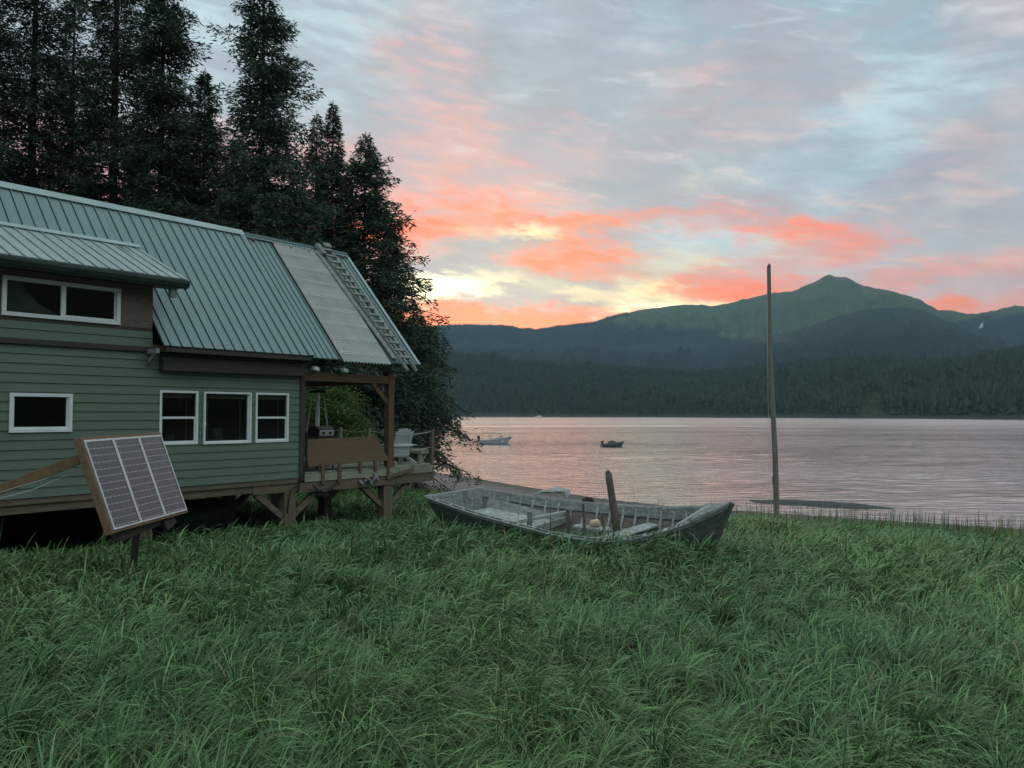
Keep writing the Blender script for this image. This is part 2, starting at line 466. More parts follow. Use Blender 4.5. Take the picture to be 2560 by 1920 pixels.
def glass_mat():
    m = bpy.data.materials.new('window_glass'); m.use_nodes = True
    k = NT(m.node_tree); k.n.clear()
    out = k.new('ShaderNodeOutputMaterial')
    tr = k.new('ShaderNodeBsdfTransparent'); tr.inputs[0].default_value = (0.62, 0.66, 0.64, 1)
    gl = k.new('ShaderNodeBsdfGlossy'); gl.inputs['Roughness'].default_value = 0.03; gl.inputs[0].default_value = (0.8, 0.9, 0.9, 1)
    fr = k.new('ShaderNodeFresnel'); fr.inputs[0].default_value = 1.45
    mx = k.new('ShaderNodeMixShader'); k.l.new(fr.outputs[0], mx.inputs[0]); k.l.new(tr.outputs[0], mx.inputs[1]); k.l.new(gl.outputs[0], mx.inputs[2])
    k.l.new(mx.outputs[0], out.inputs[0])
    return m


def poly_mat():
    """translucent corrugated plastic, milky, with water stains"""
    m = bpy.data.materials.new('corrugated_plastic'); m.use_nodes = True
    k = NT(m.node_tree); p = k.n['Principled BSDF']
    tc = k.new('ShaderNodeTexCoord').outputs['Object']
    n = k.noise(tc, 1.6, 5, 0.6, 0.4)
    c = k.ramp(n.outputs[0], [(0.30, (0.30, 0.34, 0.34)), (0.50, (0.42, 0.46, 0.46)), (0.62, (0.50, 0.50, 0.48)), (0.75, (0.42, 0.38, 0.34))])
    k.l.new(c, p.inputs['Base Color'])
    p.inputs['Roughness'].default_value = 0.28
    p.inputs['Specular IOR Level'].default_value = 0.6
    tl = k.new('ShaderNodeBsdfTranslucent'); tl.inputs[0].default_value = (0.7, 0.75, 0.75, 1)
    mx = k.new('ShaderNodeMixShader'); mx.inputs[0].default_value = 0.25
    k.l.new(p.outputs[0], mx.inputs[1]); k.l.new(tl.outputs[0], mx.inputs[2])
    k.l.new(mx.outputs[0], k.n['Material Output'].inputs[0])
    return m


def cell_mat():
    """solar cells: dark blue-grey laminate, fine busbar grid, pale gaps between cell rows"""
    m = bpy.data.materials.new('solar_cells'); m.use_nodes = True
    k = NT(m.node_tree); p = k.n['Principled BSDF']
    tc = k.new('ShaderNodeTexCoord').outputs['Object']
    sep = k.new('ShaderNodeSeparateXYZ'); k.l.new(tc, sep.inputs[0])
    x, y, z = sep.outputs

    def line(v, period, w, off=0.0):
        a = k.math('FRACT', k.math('DIVIDE', k.math('ADD', v, 50.0 + off), period))
        return k.math('LESS_THAN', a, w / period)
    rows = line(z, 0.094, 0.0045)
    dash = k.math('GREATER_THAN', k.math('FRACT', k.math('DIVIDE', k.math('ADD', x, 50.0), 0.094)), 0.22)
    rows = k.math('MULTIPLY', rows, dash)
    bus = k.math('MULTIPLY', line(x, 0.0313, 0.003), 0.25)
    n = k.noise(tc, 7, 3)
    base = k.ramp(n.outputs[0], [(0.3, (0.045, 0.048, 0.060)), (0.7, (0.062, 0.064, 0.076))])
    c = k.mix(bus, base, (0.35, 0.36, 0.38))
    c = k.mix(k.math('MULTIPLY', rows, 0.8), c, (0.75, 0.76, 0.74))
    k.l.new(c, p.inputs['Base Color'])
    p.inputs['Roughness'].default_value = 0.22
    return m


M['glass'] = glass_mat()
M['poly'] = poly_mat()
M['cells'] = cell_mat()


def foliage_mat(name, a, b, trans=0.25, rough=0.6, attr=None, spec=0.3):
    m = bpy.data.materials.new(name); m.use_nodes = True
    k = NT(m.node_tree); p = k.n['Principled BSDF']
    if attr:
        at_ = k.new('ShaderNodeAttribute', attribute_name=attr)
        c = at_.outputs['Color']
    else:
        g = k.new('ShaderNodeNewGeometry')
        c = k.ramp(g.outputs['Random Per Island'], [(0.0, a), (1.0, b)])
    k.l.new(c, p.inputs['Base Color'])
    p.inputs['Roughness'].default_value = rough
    p.inputs['Specular IOR Level'].default_value = spec
    tl = k.new('ShaderNodeBsdfTranslucent'); k.l.new(c, tl.inputs[0])
    mx = k.new('ShaderNodeMixShader'); mx.inputs[0].default_value = trans
    k.l.new(p.outputs[0], mx.inputs[1]); k.l.new(tl.outputs[0], mx.inputs[2])
    k.l.new(mx.outputs[0], k.n['Material Output'].inputs[0])
    return m


M['needles'] = foliage_mat('spruce_needles', (0.026, 0.050, 0.032), (0.062, 0.100, 0.060), 0.1)
M['alder'] = foliage_mat('alder_leaves', (0.055, 0.11, 0.03), (0.12, 0.19, 0.05), 0.3)
M['grass'] = foliage_mat('beach_rye_blades', None, None, 0.12, 0.5, 'col', 0.22)
M['weed'] = foliage_mat('beach_weed_leaves', (0.06, 0.10, 0.02), (0.13, 0.17, 0.04), 0.3)

# ------------------------------------------------------------------ near ground
SHORE = np.array([(-140, 190), (-60, 130), (-24, 92), (-13, 75), (-6.3, 62), (0.5, 50), (4.8, 42.5), (8.3, 38.5), (12.6, 36), (17.4, 33), (21, 31), (32, 24), (60, 4), (110, -40)], float)


def shore_dist(x, y):
    """signed distance to the waterline, positive on land (towards the camera)"""
    best = np.full(x.shape, 1e9); sg = np.ones(x.shape)
    for a, b in zip(SHORE[:-1], SHORE[1:]):
        ab = b - a; t = np.clip(((x - a[0]) * ab[0] + (y - a[1]) * ab[1]) / (ab @ ab), 0, 1)
        dx = x - (a[0] + ab[0] * t); dy = y - (a[1] + ab[1] * t); d = np.hypot(dx, dy)
        cr = ab[0] * dy - ab[1] * dx
        w = d < best
        best = np.where(w, d, best); sg = np.where(w, np.where(cr < 0, 1, -1), sg)
    return best * sg


PS = np.array([-80, -20, 0, 6, 9, 12, 16, 20, 24, 30, 37, 60, 120, 260])
PZ = np.array([-7, -1.3, 0, 0.36, 0.62, 0.92, 1.30, 1.58, 1.80, 1.90, 1.96, 2.6, 6, 14])


def ground(x, y):
    x = np.asarray(x, float); y = np.asarray(y, float)
    s = shore_dist(x, y)
    z = np.interp(s, PS, PZ)
    z = z + np.where(s > 3, 1, 0.0) * np.clip((s - 3) / 8, 0, 1) * (fbm(x / 3.1, y / 3.1, 3, 5) - 0.5) * 0.28
    z = z + 0.30 * np.exp(-((x + 5.2) / 3.2) ** 2 - ((y - 9.6) / 2.6) ** 2)
    return z


def gz(x, y):
    return float(ground(np.array([x]), np.array([y]))[0])


def ground_mat():
    m = bpy.data.materials.new('ground'); m.use_nodes = True
    k = NT(m.node_tree); p = k.n['Principled BSDF']
    geo = k.new('ShaderNodeNewGeometry'); pos = geo.outputs['Position']
    sep = k.new('ShaderNodeSeparateXYZ'); k.l.new(pos, sep.inputs[0])
    n = k.noise(pos, 0.8, 6, 0.6); nf = k.noise(pos, 9, 5, 0.7)
    grav = k.ramp(nf.outputs[0], [(0.3, (0.10, 0.095, 0.085)), (0.55, (0.17, 0.16, 0.145)), (0.75, (0.26, 0.25, 0.23))])
    mpk = k.new('ShaderNodeMapping'); k.l.new(pos, mpk.inputs[0]); mpk.inputs['Rotation'].default_value = (0, 0, rad(38)); mpk.inputs['Scale'].default_value = (0.5, 3.5, 1)
    nw = k.noise(mpk.outputs[0], 1.6, 6, 0.7)
    wrack = k.ramp(nw.outputs[0], [(0.35, (0.035, 0.028, 0.018)), (0.55, (0.075, 0.058, 0.035)), (0.7, (0.13, 0.11, 0.07))])
    zz = k.math('ADD', sep.outputs[2], k.math('MULTIPLY', k.math('SUBTRACT', n.outputs[0], 0.5), 0.35))
    c = k.mix(k.maprange(zz, 0.40, 0.58), grav, wrack)
    soil = k.ramp(nf.outputs[0], [(0.3, (0.018, 0.022, 0.012)), (0.7, (0.04, 0.045, 0.022))])
    c = k.mix(k.maprange(zz, 0.85, 1.1), c, soil)
    wet = k.maprange(zz, 0.02, 0.2, 0.45, 1.0)
    c = k.mix(1.0, c, k.comb(wet, wet, wet), 'MULTIPLY')
    k.l.new(c, p.inputs['Base Color']); p.inputs['Roughness'].default_value = 0.9
    b = k.new('ShaderNodeBump'); b.inputs['Strength'].default_value = 0.7; b.inputs['Distance'].default_value = 0.05
    k.l.new(nf.outputs[0], b.inputs['Height']); k.l.new(b.outputs[0], p.inputs['Normal'])
    return m


M['ground'] = ground_mat()


def grid_mesh(name, xs, ys, zf, m, smooth=True, attr=None):
    X, Y = np.meshgrid(xs, ys); Z = zf(X.ravel(), Y.ravel())
    V = np.stack([X.ravel(), Y.ravel(), Z], 1)
    nx, ny = len(xs), len(ys); i = np.arange(nx * ny).reshape(ny, nx)
    Fq = np.stack([i[:-1, :-1].ravel(), i[:-1, 1:].ravel(), i[1:, 1:].ravel(), i[1:, :-1].ravel()], 1)
    return mesh_np(name, V, Fq, m, smooth=smooth)


gx = np.concatenate([np.linspace(-220, -42, 40), np.arange(-40, 45, 0.5), np.linspace(47, 160, 40)])
gy = np.concatenate([np.linspace(-50, -12, 20), np.arange(-10, 75, 0.5), np.linspace(77, 220, 50)])
g = grid_mesh('ground', gx, gy, ground, M['ground'])
tag(g, 'dark soil and pale gravel beach sloping down to the bay', 'ground', kind='structure')

# dark smooth bar just breaking the surface
def bar_z(x, y):
    c, s_ = math.cos(rad(-30)), math.sin(rad(-30))
    dx, dy = x - 15.7, y - 39.8
    u = dx * c + dy * s_; v = -dx * s_ + dy * c
    r = np.sqrt((u / 3.5) ** 2 + (v / 1.5) ** 2) + (fbm(x * 0.9, y * 0.9, 3, 3) - 0.5) * 0.5
    return 0.11 * (1 - r ** 2).clip(-4, 1)
M['bar'] = mat('wet_silt', (0.04, 0.055, 0.052), 0.9, (0.03, 0.042, 0.04), (1, 1, 1), 3.0, 0.2)
g = grid_mesh('gravel_bar', np.linspace(10.5, 21, 50), np.linspace(35.5, 44.5, 50), bar_z, M['bar'])
tag(g, 'low dark bar of wet silt just above the water beyond the pole', 'gravel bar', kind='structure')


# ------------------------------------------------------------------ water
def water_mat():
    m = bpy.data.materials.new('water'); m.use_nodes = True
    k = NT(m.node_tree); p = k.n['Principled BSDF']
    geo = k.new('ShaderNodeNewGeometry'); pos = geo.outputs['Position']
    p.inputs['Base Color'].default_value = (0.70, 0.67, 0.65, 1)
    p.inputs['IOR'].default_value = 1.7
    p.inputs['Metallic'].default_value = 0.85
    p.inputs['Specular IOR Level'].default_value = 0.8
    sep = k.new('ShaderNodeSeparateXYZ'); k.l.new(pos, sep.inputs[0])
    mp = k.new('ShaderNodeMapping'); k.l.new(pos, mp.inputs[0]); mp.inputs['Rotation'].default_value = (0, 0, rad(8)); mp.inputs['Scale'].default_value = (0.42, 1.35, 1)
    n1 = k.noise(mp.outputs[0], 1.1, 5, 0.55, 0.5)
    n2 = k.noise(mp.outputs[0], 0.16, 4, 0.5, 0.5)
    big = k.new('ShaderNodeMapping'); k.l.new(pos, big.inputs[0]); big.inputs['Scale'].default_value = (0.35, 1.0, 1)
    nb = k.noise(big.outputs[0], 0.045, 3, 0.5, 0.3)
    # calm slicks: long lines of flatter water
    slick = k.maprange(nb.outputs[0], 0.35, 0.6, 0.35, 1.0)
    far = k.maprange(sep.outputs[1], 60.0, 420.0, 1.0, 0.45)
    st = k.math('MULTIPLY', slick, far)
    h = k.math('ADD', k.math('MULTIPLY', n1.outputs[0], 0.13), k.math('MULTIPLY', n2.outputs[0], 0.0))
    b = k.new('ShaderNodeBump'); b.inputs['Distance'].default_value = 1.0
    k.l.new(st, b.inputs['Strength']); k.l.new(h, b.inputs['Height']); k.l.new(b.outputs[0], p.inputs['Normal'])
    k.l.new(k.maprange(sep.outputs[1], 50.0, 500.0, 0.13, 0.24), p.inputs['Roughness'])
    return m


M['water'] = water_mat()


def water_mesh():
    r = np.exp(np.arange(math.log(24), math.log(1500), 0.0030)); r = np.concatenate([r, np.exp(np.linspace(math.log(1500), math.log(7000), 30))[1:]])
    th = np.concatenate([np.linspace(rad(-89), rad(-39), 60)[:-1], np.arange(rad(-39), rad(39), 0.0030), np.linspace(rad(39), rad(89), 60)])
    T, R_ = np.meshgrid(th, r); x = (R_ * np.sin(T)).ravel(); y = (R_ * np.cos(T)).ravel(); Rr = R_.ravel()
    step = Rr * 0.0030; z = np.zeros_like(x)
    rg = np.random.RandomState(8)
    amp = 0.35 + 0.85 * np.clip((fbm(x / 60 + 3, y / 22, 3, 17) - 0.28) * 2.6, 0, 1)
    amp *= np.clip((shore_dist(x, y) * -1 + 3) / 16, 0.35, 1)
    # a long low wake running across the bay
    for i in range(46):
        lam = 0.40 * (1.075 ** i); kx = 2 * PI / lam; an = rg.randn() * rad(33) + rad(-78)
        w = np.clip((lam / step - 3.5) / 4.0, 0, 1)
        sl = 0.016 * (1.0 if lam < 1.6 else (1.6 / lam) ** 0.7)
        m_ = w > 0
        ph = rg.rand() * 6.28
        z[m_] += (sl / kx * w[m_]) * np.sin(kx * (x[m_] * math.cos(an) + y[m_] * math.sin(an)) + ph)
    for yc, h_ in ((298.0, 0.30), (216.0, 0.12)):
        wy = yc + 0.05 * x + 6 * (fbm(x / 40, y * 0, 2, 5) - 0.5)
        z += h_ * np.exp(-((y - wy) / 5.0) ** 2) * np.cos((y - wy) * 0.7) * (np.abs(x) < 130)
    z *= amp * (Rr < 1450)
    nth = len(th); ix = np.arange(len(x)).reshape(len(r), nth)
    Fq = np.stack([ix[:-1, :-1].ravel(), ix[:-1, 1:].ravel(), ix[1:, 1:].ravel(), ix[1:, :-1].ravel()], 1)[:, ::-1]
    o = mesh_np('water', np.stack([x, y, z], 1), Fq, M['water'], smooth=True)
    tag(o, 'rippled bay water reflecting the pink and yellow sunset', 'water', kind='structure')


water_mesh()

# ------------------------------------------------------------------ far hills
RIDGE2 = np.array([(-2600, 790), (-1200, 800), (0, 805), (700, 822), (1000, 812), (1060, 816), (1100, 813), (1178, 809), (1275, 813), (1341, 823), (1395, 813), (1489, 802), (1528, 789), (1586, 774), (1703, 758),
                   (1761, 758), (1780, 762), (1819, 756), (1858, 745), (1909, 735), (1941, 727), (1988, 723), (2030, 704), (2060, 690), (2077, 684), (2095, 689), (2120, 688), (2163, 709), (2225, 721), (2303, 744),
                   (2349, 772), (2380, 771), (2423, 780), (2470, 777), (2544, 759), (2600, 765), (2800, 720), (3200, 760), (5000, 800)], float)
RIDGE1 = np.array([(-2600, 880), (0, 875), (900, 868), (1050, 868), (1139, 875), (1197, 883), (1232, 877), (1294, 894), (1372, 902), (1489, 904), (1580, 914), (1683, 922), (1761, 924), (1858, 916),
                   (1897, 908), (1992, 898), (2089, 894), (2186, 890), (2264, 897), (2419, 893), (2478, 881), (2560, 869), (2700, 850), (3200, 830), (5000, 860)], float)
SPUR = np.array([(1500, 866), (1700, 862), (1860, 846), (1990, 822), (2060, 800), (2110, 782), (2150, 772), (2200, 766), (2260, 764), (2310, 770), (2360, 792), (2420, 815), (2500, 836), (2560, 840), (3000, 850)], float)
azs = np.linspace(rad(-50), rad(50), 1300)
azpx = 1280 + F * np.tan(azs)


def el_of(py, a):
    return (1035 - py) / F * np.cos(a)          # tan(elevation)


T2 = el_of(np.interp(azpx, RIDGE2[:, 0], RIDGE2[:, 1]) + (fbm(azpx / 16.0, azpx * 0, 4, 2) - 0.5) * np.interp(azpx, [1400, 1900, 2077, 2250, 2560], [2, 4, 9, 5, 6]), azs)
T1 = el_of(np.interp(azpx, RIDGE1[:, 0], RIDGE1[:, 1]) + 9, azs)
TS = el_of(np.interp(azpx, SPUR[:, 0], SPUR[:, 1]), azs)
RS = np.interp(azpx, [0, 1080, 1500, 1900, 2560, 4000], [1600, 1480, 1280, 1080, 800, 700])     # far waterline
RS = RS * (1 + 0.02 * np.sin(azpx / 60.0))
R1 = np.interp(azpx, [0, 1080, 1800, 2560, 4000], [2100, 2050, 1800, 1500, 1400])
RSP = 4000.0; RT = 5200.0


def hill_z(ai, r):
    """height at azimuth index array ai (float index) and radius r"""
    i0 = np.clip(ai.astype(int), 0, len(azs) - 2); f = ai - i0
    L = lambda A: A[i0] * (1 - f) + A[i0 + 1] * f
    t1, t2, ts, rs, r1 = L(T1), L(T2), L(TS), L(RS), L(R1)
    px = L(azpx)
    z1 = t1 * r1
    x = r / 260.0; a = ai / 17.0
    nz = fbm(ai / 28.0, r / 130.0, 5, 9) - 0.5
    nf = fbm(ai / 9.0 + 40, r / 260.0, 5, 21) - 0.5          # gullies running down the slope
    # first forested hill
    q = np.clip((r - rs) / (r1 - rs), 0, 1)
    za = 0.6 + 2.2 * np.clip((r - rs) / 25, 0, 1) + z1 * (q ** 0.8) + nz * 34 * np.sin(q * PI) - 2.0
    # valley, spur, summit
    zspur = np.where((px > 1500), ts * RSP, (t2 * 0.62 + 0.02) * RSP)
    zspur = np.minimum(zspur, t2 * RSP * 0.985)
    zv = z1 * 0.86
    q2 = np.clip((r - r1) / 350, 0, 1); zb = z1 + (zv - z1) * q2
    q3 = np.clip((r - r1 - 350) / (RSP - r1 - 350), 0, 1)
    zc = zv + (zspur - zv) * (q3 ** 1.5) + (nz * 150 + nf * 120) * np.sin(np.clip(q3, 0, 1) * PI)
    q4 = np.clip((r - RSP) / (RT - RSP), 0, 1)
    dipc = np.where(px > 1850, 55, 0)
    zd = zspur + (t2 * RT - zspur) * (0.25 * q4 + 0.75 * q4 ** 1.5) - dipc * np.sin(q4 * PI) * (1 - q4) + (nz * 110 + nf * 190) * np.sin(q4 * PI)
    ze = t2 * RT - (r - RT) * 0.45
    z = np.where(r < r1, za, np.where(r < r1 + 350, zb, np.where(r < RSP, zc, np.where(r < RT, zd, ze))))
    return z, q, q3, q4, px, nz, nf


rr = np.concatenate([np.linspace(0, 1, 60), np.linspace(1, 1.25, 12)[1:], np.linspace(1.25, 3, 110)[1:], np.linspace(3, 4, 60)[1:], [4.3]])
AI, RRm = np.meshgrid(np.arange(len(azs), dtype=float), rr)
rs_, r1_ = RS[None, :], R1[None, :]
rad_ = np.where(RRm <= 1, (rs_ - 25) + (r1_ - rs_ + 25) * RRm, np.where(RRm <= 1.25, r1_ + (RRm - 1) * 4 * 350, np.where(RRm <= 3, r1_ + 350 + (RRm - 1.25) / 1.75 * (RSP - r1_ - 350), np.where(RRm <= 4, RSP + (RRm - 3) * (RT - RSP), RT + (RRm - 4) * 3000))))
z_, q_, q3_, q4_, px_, nz_, nf_ = hill_z(AI.ravel(), rad_.ravel())
z_ = np.where(rad_.ravel() < np.tile(RS, len(rr)) + 1, -3.0, z_ + 0.0)
V = np.stack([rad_.ravel() * np.sin(azs[AI.ravel().astype(int)]), rad_.ravel() * np.cos(azs[AI.ravel().astype(int)]), z_], 1)
# cover: r channel alpine meadow, g channel rock/snow, b channel shore
elh = (1035 - (z_ - CZ) / rad_.ravel() / np.cos(azs[AI.ravel().astype(int)]) * F)
lim = np.interp(px_, [900, 1300, 1550, 1800, 2000, 2600], [700, 640, 815, 835, 870, 780])
alp = np.clip((lim - elh) / 16 + nz_ * 2.4 + nf_ * 1.6, 0, 1)
spf = np.clip((px_ - 1830) / 200 + nz_ * 0.8, 0, 1) * (q4_ <= 0.02)
alp = alp * (1 - 0.88 * spf)
peak = np.exp(-((px_ - 2100) / 75) ** 2) * np.clip((760 - elh) / 60, 0, 1)
rock = np.clip(peak * (0.75 + nf_ * 4.0) + np.clip(alp * (nf_ - 0.16) * 5, 0, 0.7), 0, 1)
shore = np.clip(1 - (rad_.ravel() - np.tile(RS, len(rr))) / 22, 0, 1)
clear = np.exp(-((px_ - 2178) / 30) ** 4) * np.exp(-((elh - 1010) / 34) ** 4)
snow = ((np.abs(px_ - (2458 - (elh - 812) * 0.5)) < 4) & (np.abs(elh - 813) < 6))
colA = np.stack([alp, rock, shore], 1)
colB = np.stack([clear, snow.astype(float), np.zeros_like(clear)], 1)


def hills_mat():
    m = bpy.data.materials.new('hills'); m.use_nodes = True
    k = NT(m.node_tree); p = k.n['Principled BSDF']
    a = k.new('ShaderNodeSeparateColor'); an = k.new('ShaderNodeAttribute', attribute_name='cover'); k.l.new(an.outputs['Color'], a.inputs[0])
    b = k.new('ShaderNodeSeparateColor'); bn = k.new('ShaderNodeAttribute', attribute_name='cover2'); k.l.new(bn.outputs['Color'], b.inputs[0])
    geo = k.new('ShaderNodeNewGeometry'); pos = geo.outputs['Position']
    n = k.noise(pos, 0.02, 8, 0.7); n2 = k.noise(pos, 0.09, 5, 0.7)
    forest = k.ramp(n2.outputs[0], [(0.35, (0.018, 0.034, 0.028)), (0.65, (0.036, 0.058, 0.042))])
    alpc = k.ramp(n.outputs[0], [(0.35, (0.085, 0.135, 0.065)), (0.6, (0.125, 0.18, 0.085)), (0.75, (0.175, 0.195, 0.115))])
    c = k.mix(a.outputs[0], forest, alpc)
    rock_ = k.ramp(n2.outputs[0], [(0.3, (0.15, 0.13, 0.11)), (0.7, (0.28, 0.24, 0.20))])
    c = k.mix(k.math('MULTIPLY', a.outputs[1], 0.7), c, rock_)
    c = k.mix(b.outputs[0], c, k.ramp(n2.outputs[0], [(0.4, (0.03, 0.052, 0.03)), (0.6, (0.09, 0.13, 0.05))]))
    c = k.mix(k.math('MULTIPLY', a.outputs[2], 1.0), c, (0.14, 0.15, 0.13))
    c = k.mix(b.outputs[1], c, (0.8, 0.85, 0.9))
    k.l.new(c, p.inputs['Base Color']); p.inputs['Roughness'].default_value = 0.95; p.inputs['Specular IOR Level'].default_value = 0.1
    bu = k.new('ShaderNodeBump'); bu.inputs['Strength'].default_value = 1.0; bu.inputs['Distance'].default_value = 26
    k.l.new(n2.outputs[0], bu.inputs['Height']); k.l.new(bu.outputs[0], p.inputs['Normal'])
    return m


M['hills'] = hills_mat()
na, nr = len(azs), len(rr); ix = np.arange(na * nr).reshape(nr, na)
Fq = np.stack([ix[:-1, :-1].ravel(), ix[:-1, 1:].ravel(), ix[1:, 1:].ravel(), ix[1:, :-1].ravel()], 1)
h = mesh_np('hills', V, Fq, M['hills'], smooth=True, attr={'cover': colA, 'cover2': colB})
tag(h, 'green mountain with a pointed summit above forested foothills across the bay', 'mountain', kind='structure')

# trees of the far shore, one mass
rng = np.random.RandomState(4)


def cone_trees(P, H, Rr, rng, tiers=2, seg=5):
    """vectorised low conifers: P (n,3) bases"""
    n = len(P); vs = []; fs = []
    base = 0
    for t in range(tiers):
        z0 = 0.05 + 0.38 * t; z1 = 0.62 + 0.38 * t if t < tiers - 1 else 1.0
        rad0 = 1 - 0.42 * t
        ang = rng.rand(n, 1) * 6.28 + np.arange(seg)[None, :] * 6.2832 / seg
        jr = Rr[:, None] * rad0 * (0.75 + 0.5 * rng.rand(n, seg)); jz = H[:, None] * (z0 + 0.06 * rng.rand(n, seg))
        ring = np.stack([P[:, 0:1] + jr * np.cos(ang), P[:, 1:2] + jr * np.sin(ang), P[:, 2:3] + jz], 2)
        tip = P + np.stack([np.zeros(n), np.zeros(n), H * z1], 1)
        blk = np.concatenate([ring, tip[:, None, :]], 1).reshape(-1, 3)
        vs.append(blk)
        idx = np.arange(n)[:, None] * (seg + 1) + base
        q = np.arange(seg)[None, :]
        f = np.stack([idx + q, idx + (q + 1) % seg, np.broadcast_to(idx + seg, (n, seg))], 2).reshape(-1, 3)
        fs.append(f); base += n * (seg + 1)
    return np.concatenate(vs), np.concatenate(fs)


def scatter_hill(n, r_lo, r_hi, seed, px_lo=850, px_hi=2750, sub=0.0):
    rg = np.random.RandomState(seed)
    pxs = rg.uniform(px_lo, px_hi, n); a = np.arctan((pxs - 1280) / F)
    ai = (a - azs[0]) / (azs[1] - azs[0])
    rs0 = np.interp(a, azs, RS); r10 = np.interp(a, azs, R1)
    u = rg.rand(n)
    r = r_lo(rs0, r10) + (r_hi(rs0, r10) - r_lo(rs0, r10)) * u
    z = hill_z(ai, r)[0]
    return pxs, a, r, z


M['far_needles'] = foliage_mat('far_conifers', (0.016, 0.030, 0.024), (0.042, 0.066, 0.046), 0.0, 0.9, spec=0.05)
pxs, a, r, z = scatter_hill(30000, lambda s, o: s + 16, lambda s, o: o + 60, 11)
ey = 1035 - (z - CZ) / r / np.cos(a) * F
keep = ~((np.abs(pxs - 2178) < 26) & (np.abs(ey - 1010) < 32))
open_ = fbm(pxs / 40.0, r / 90.0, 3, 31)
keep &= (open_ < 0.66)
pxs, a, r, z = pxs[keep], a[keep], r[keep], z[keep]
Hh = rng.uniform(9, 19, len(r)) * (0.75 + 0.5 * fbm(pxs / 30.0, r / 80.0, 2, 8)); Rr_ = Hh * rng.uniform(0.16, 0.24, len(r))
Vt, Ft = cone_trees(np.stack([r * np.sin(a), r * np.cos(a), z - 1.5], 1), Hh, Rr_, rng)
o = mesh_np('forest', Vt, Ft, M['far_needles']); tag(o, 'dark conifer forest covering the low hill along the far shore', 'forest', kind='stuff')
# sparse trees along the lower skyline and treeline clumps behind
pxs, a, r, z = scatter_hill(2600, lambda s, o: o * 0 + RT - 90, lambda s, o: o * 0 + RT + 10, 12, 1000, 1570)
p2, a2, r2, z2 = scatter_hill(9000, lambda s, o: o + 60, lambda s, o: o * 0 + 3900, 13, 950, 2650)
k2 = fbm(p2 / 55.0, r2 / 200.0, 4, 41) > 0.60
pxs, a, r, z = [np.concatenate([u_, v_[k2]]) for u_, v_ in ((pxs, p2), (a, a2), (r, r2), (z, z2))]
Hh = rng.uniform(8, 17, len(r)); Vt, Ft = cone_trees(np.stack([r * np.sin(a), r * np.cos(a), z - 1.0], 1), Hh, Hh * 0.2, rng, 1, 5)
o = mesh_np('ridge_trees', Vt, Ft, M['far_needles']); tag(o, 'scattered conifers on the far mountain slopes and low skyline', 'trees', kind='stuff')

# ------------------------------------------------------------------ cabin
ANG = math.atan((2870 - 1280) / F)
HX, HY = -4.823, 17.5
U_ = Vector((math.sin(ANG), math.cos(ANG), 0)); N_ = Vector((math.cos(ANG), -math.sin(ANG), 0))
CROT = PI / 2 - ANG
cabin = empty('cabin', (HX, HY, 0), CROT)
tag(cabin, 'green sided timber cabin on stilts with a metal roof and open porch', 'cabin')


def HW(u, y, z):
    """cabin-local (along wall, inwards, up) to world"""
    return Vector((HX, HY, 0)) + U_ * u - N_ * y + Vector((0, 0, z))


TS_ = 1.078                                     # roof slope
ZE, YE = 5.915, -0.45
YR = 2.58
roofz = lambda y: ZE + (y - YE) * TS_
ZR = roofz(YR)
XL = -9.6
WINS = [(-3.21, -2.42, 4.00, 5.07), (-2.31, -1.23, 3.99, 5.065), (-1.12, -0.29, 3.99, 5.07), (-5.78, -4.79, 4.29, 4.965)]
DWIN = (-5.93, -3.99, 6.27, 6.95)


def cut_cells(x0, x1, z0, z1, holes):
    xs = sorted({x0, x1} | {v for h_ in holes for v in h_[:2] if x0 < v < x1})
    for a, b in zip(xs[:-1], xs[1:]):
        hz = sorted([(h_[2], h_[3]) for h_ in holes if h_[0] <= a + 1e-6 and h_[1] >= b - 1e-6])
        c = z0
        for p, q in hz:
            if p >= z1 or q <= z0: continue
            if p > c: yield a, b, c, p
            c = max(c, q)
        if c < z1: yield a, b, c, z1


def lap(mb, x0, x1, z0, z1, holes, exp=0.165, y=0.0):
    rnd = random.Random(7)
    z = z0
    while z < z1 - 1e-4:
        zt = min(z + exp, z1)
        for a, b, c, d in cut_cells(x0, x1, z, zt, holes):
            th = lambda q: 0.026 - 0.020 * (q - z) / exp
            mb.hexa([(a, y - th(c), c), (b, y - th(c), c), (b, y, c), (a, y, c)], [(a, y - th(d), d), (b, y - th(d), d), (b, y, d), (a, y, d)])
        z = zt


sd_ = MB(); lap(sd_, XL, 0.0, 3.17, 5.86, WINS); lap(sd_, XL, -3.37, 5.90, 6.20, [])
sd_.build('siding', M['siding'], cabin)
wl = MB()
for c in cut_cells(XL, 0.0, 3.17, 5.95, WINS): wl.box(c[0], c[1], 0.002, 0.13, c[2], c[3])
wl.build('front_wall', M['interior'], cabin)
dw = MB()
for c in cut_cells(XL, -3.37, 5.96, 7.42, [DWIN]): dw.box(c[0], c[1], 0.0, 0.12, c[2], c[3])
dw.build('dormer_wall', M['shingle'], cabin)
ck = MB(); ck.slab([(-3.37, -0.004, 5.96), (-3.37, 1.7, 8.2), (-3.37, -0.004, 7.42)], (-0.05, 0, 0)); ck.build('dormer_cheek', M['shingle'], cabin)
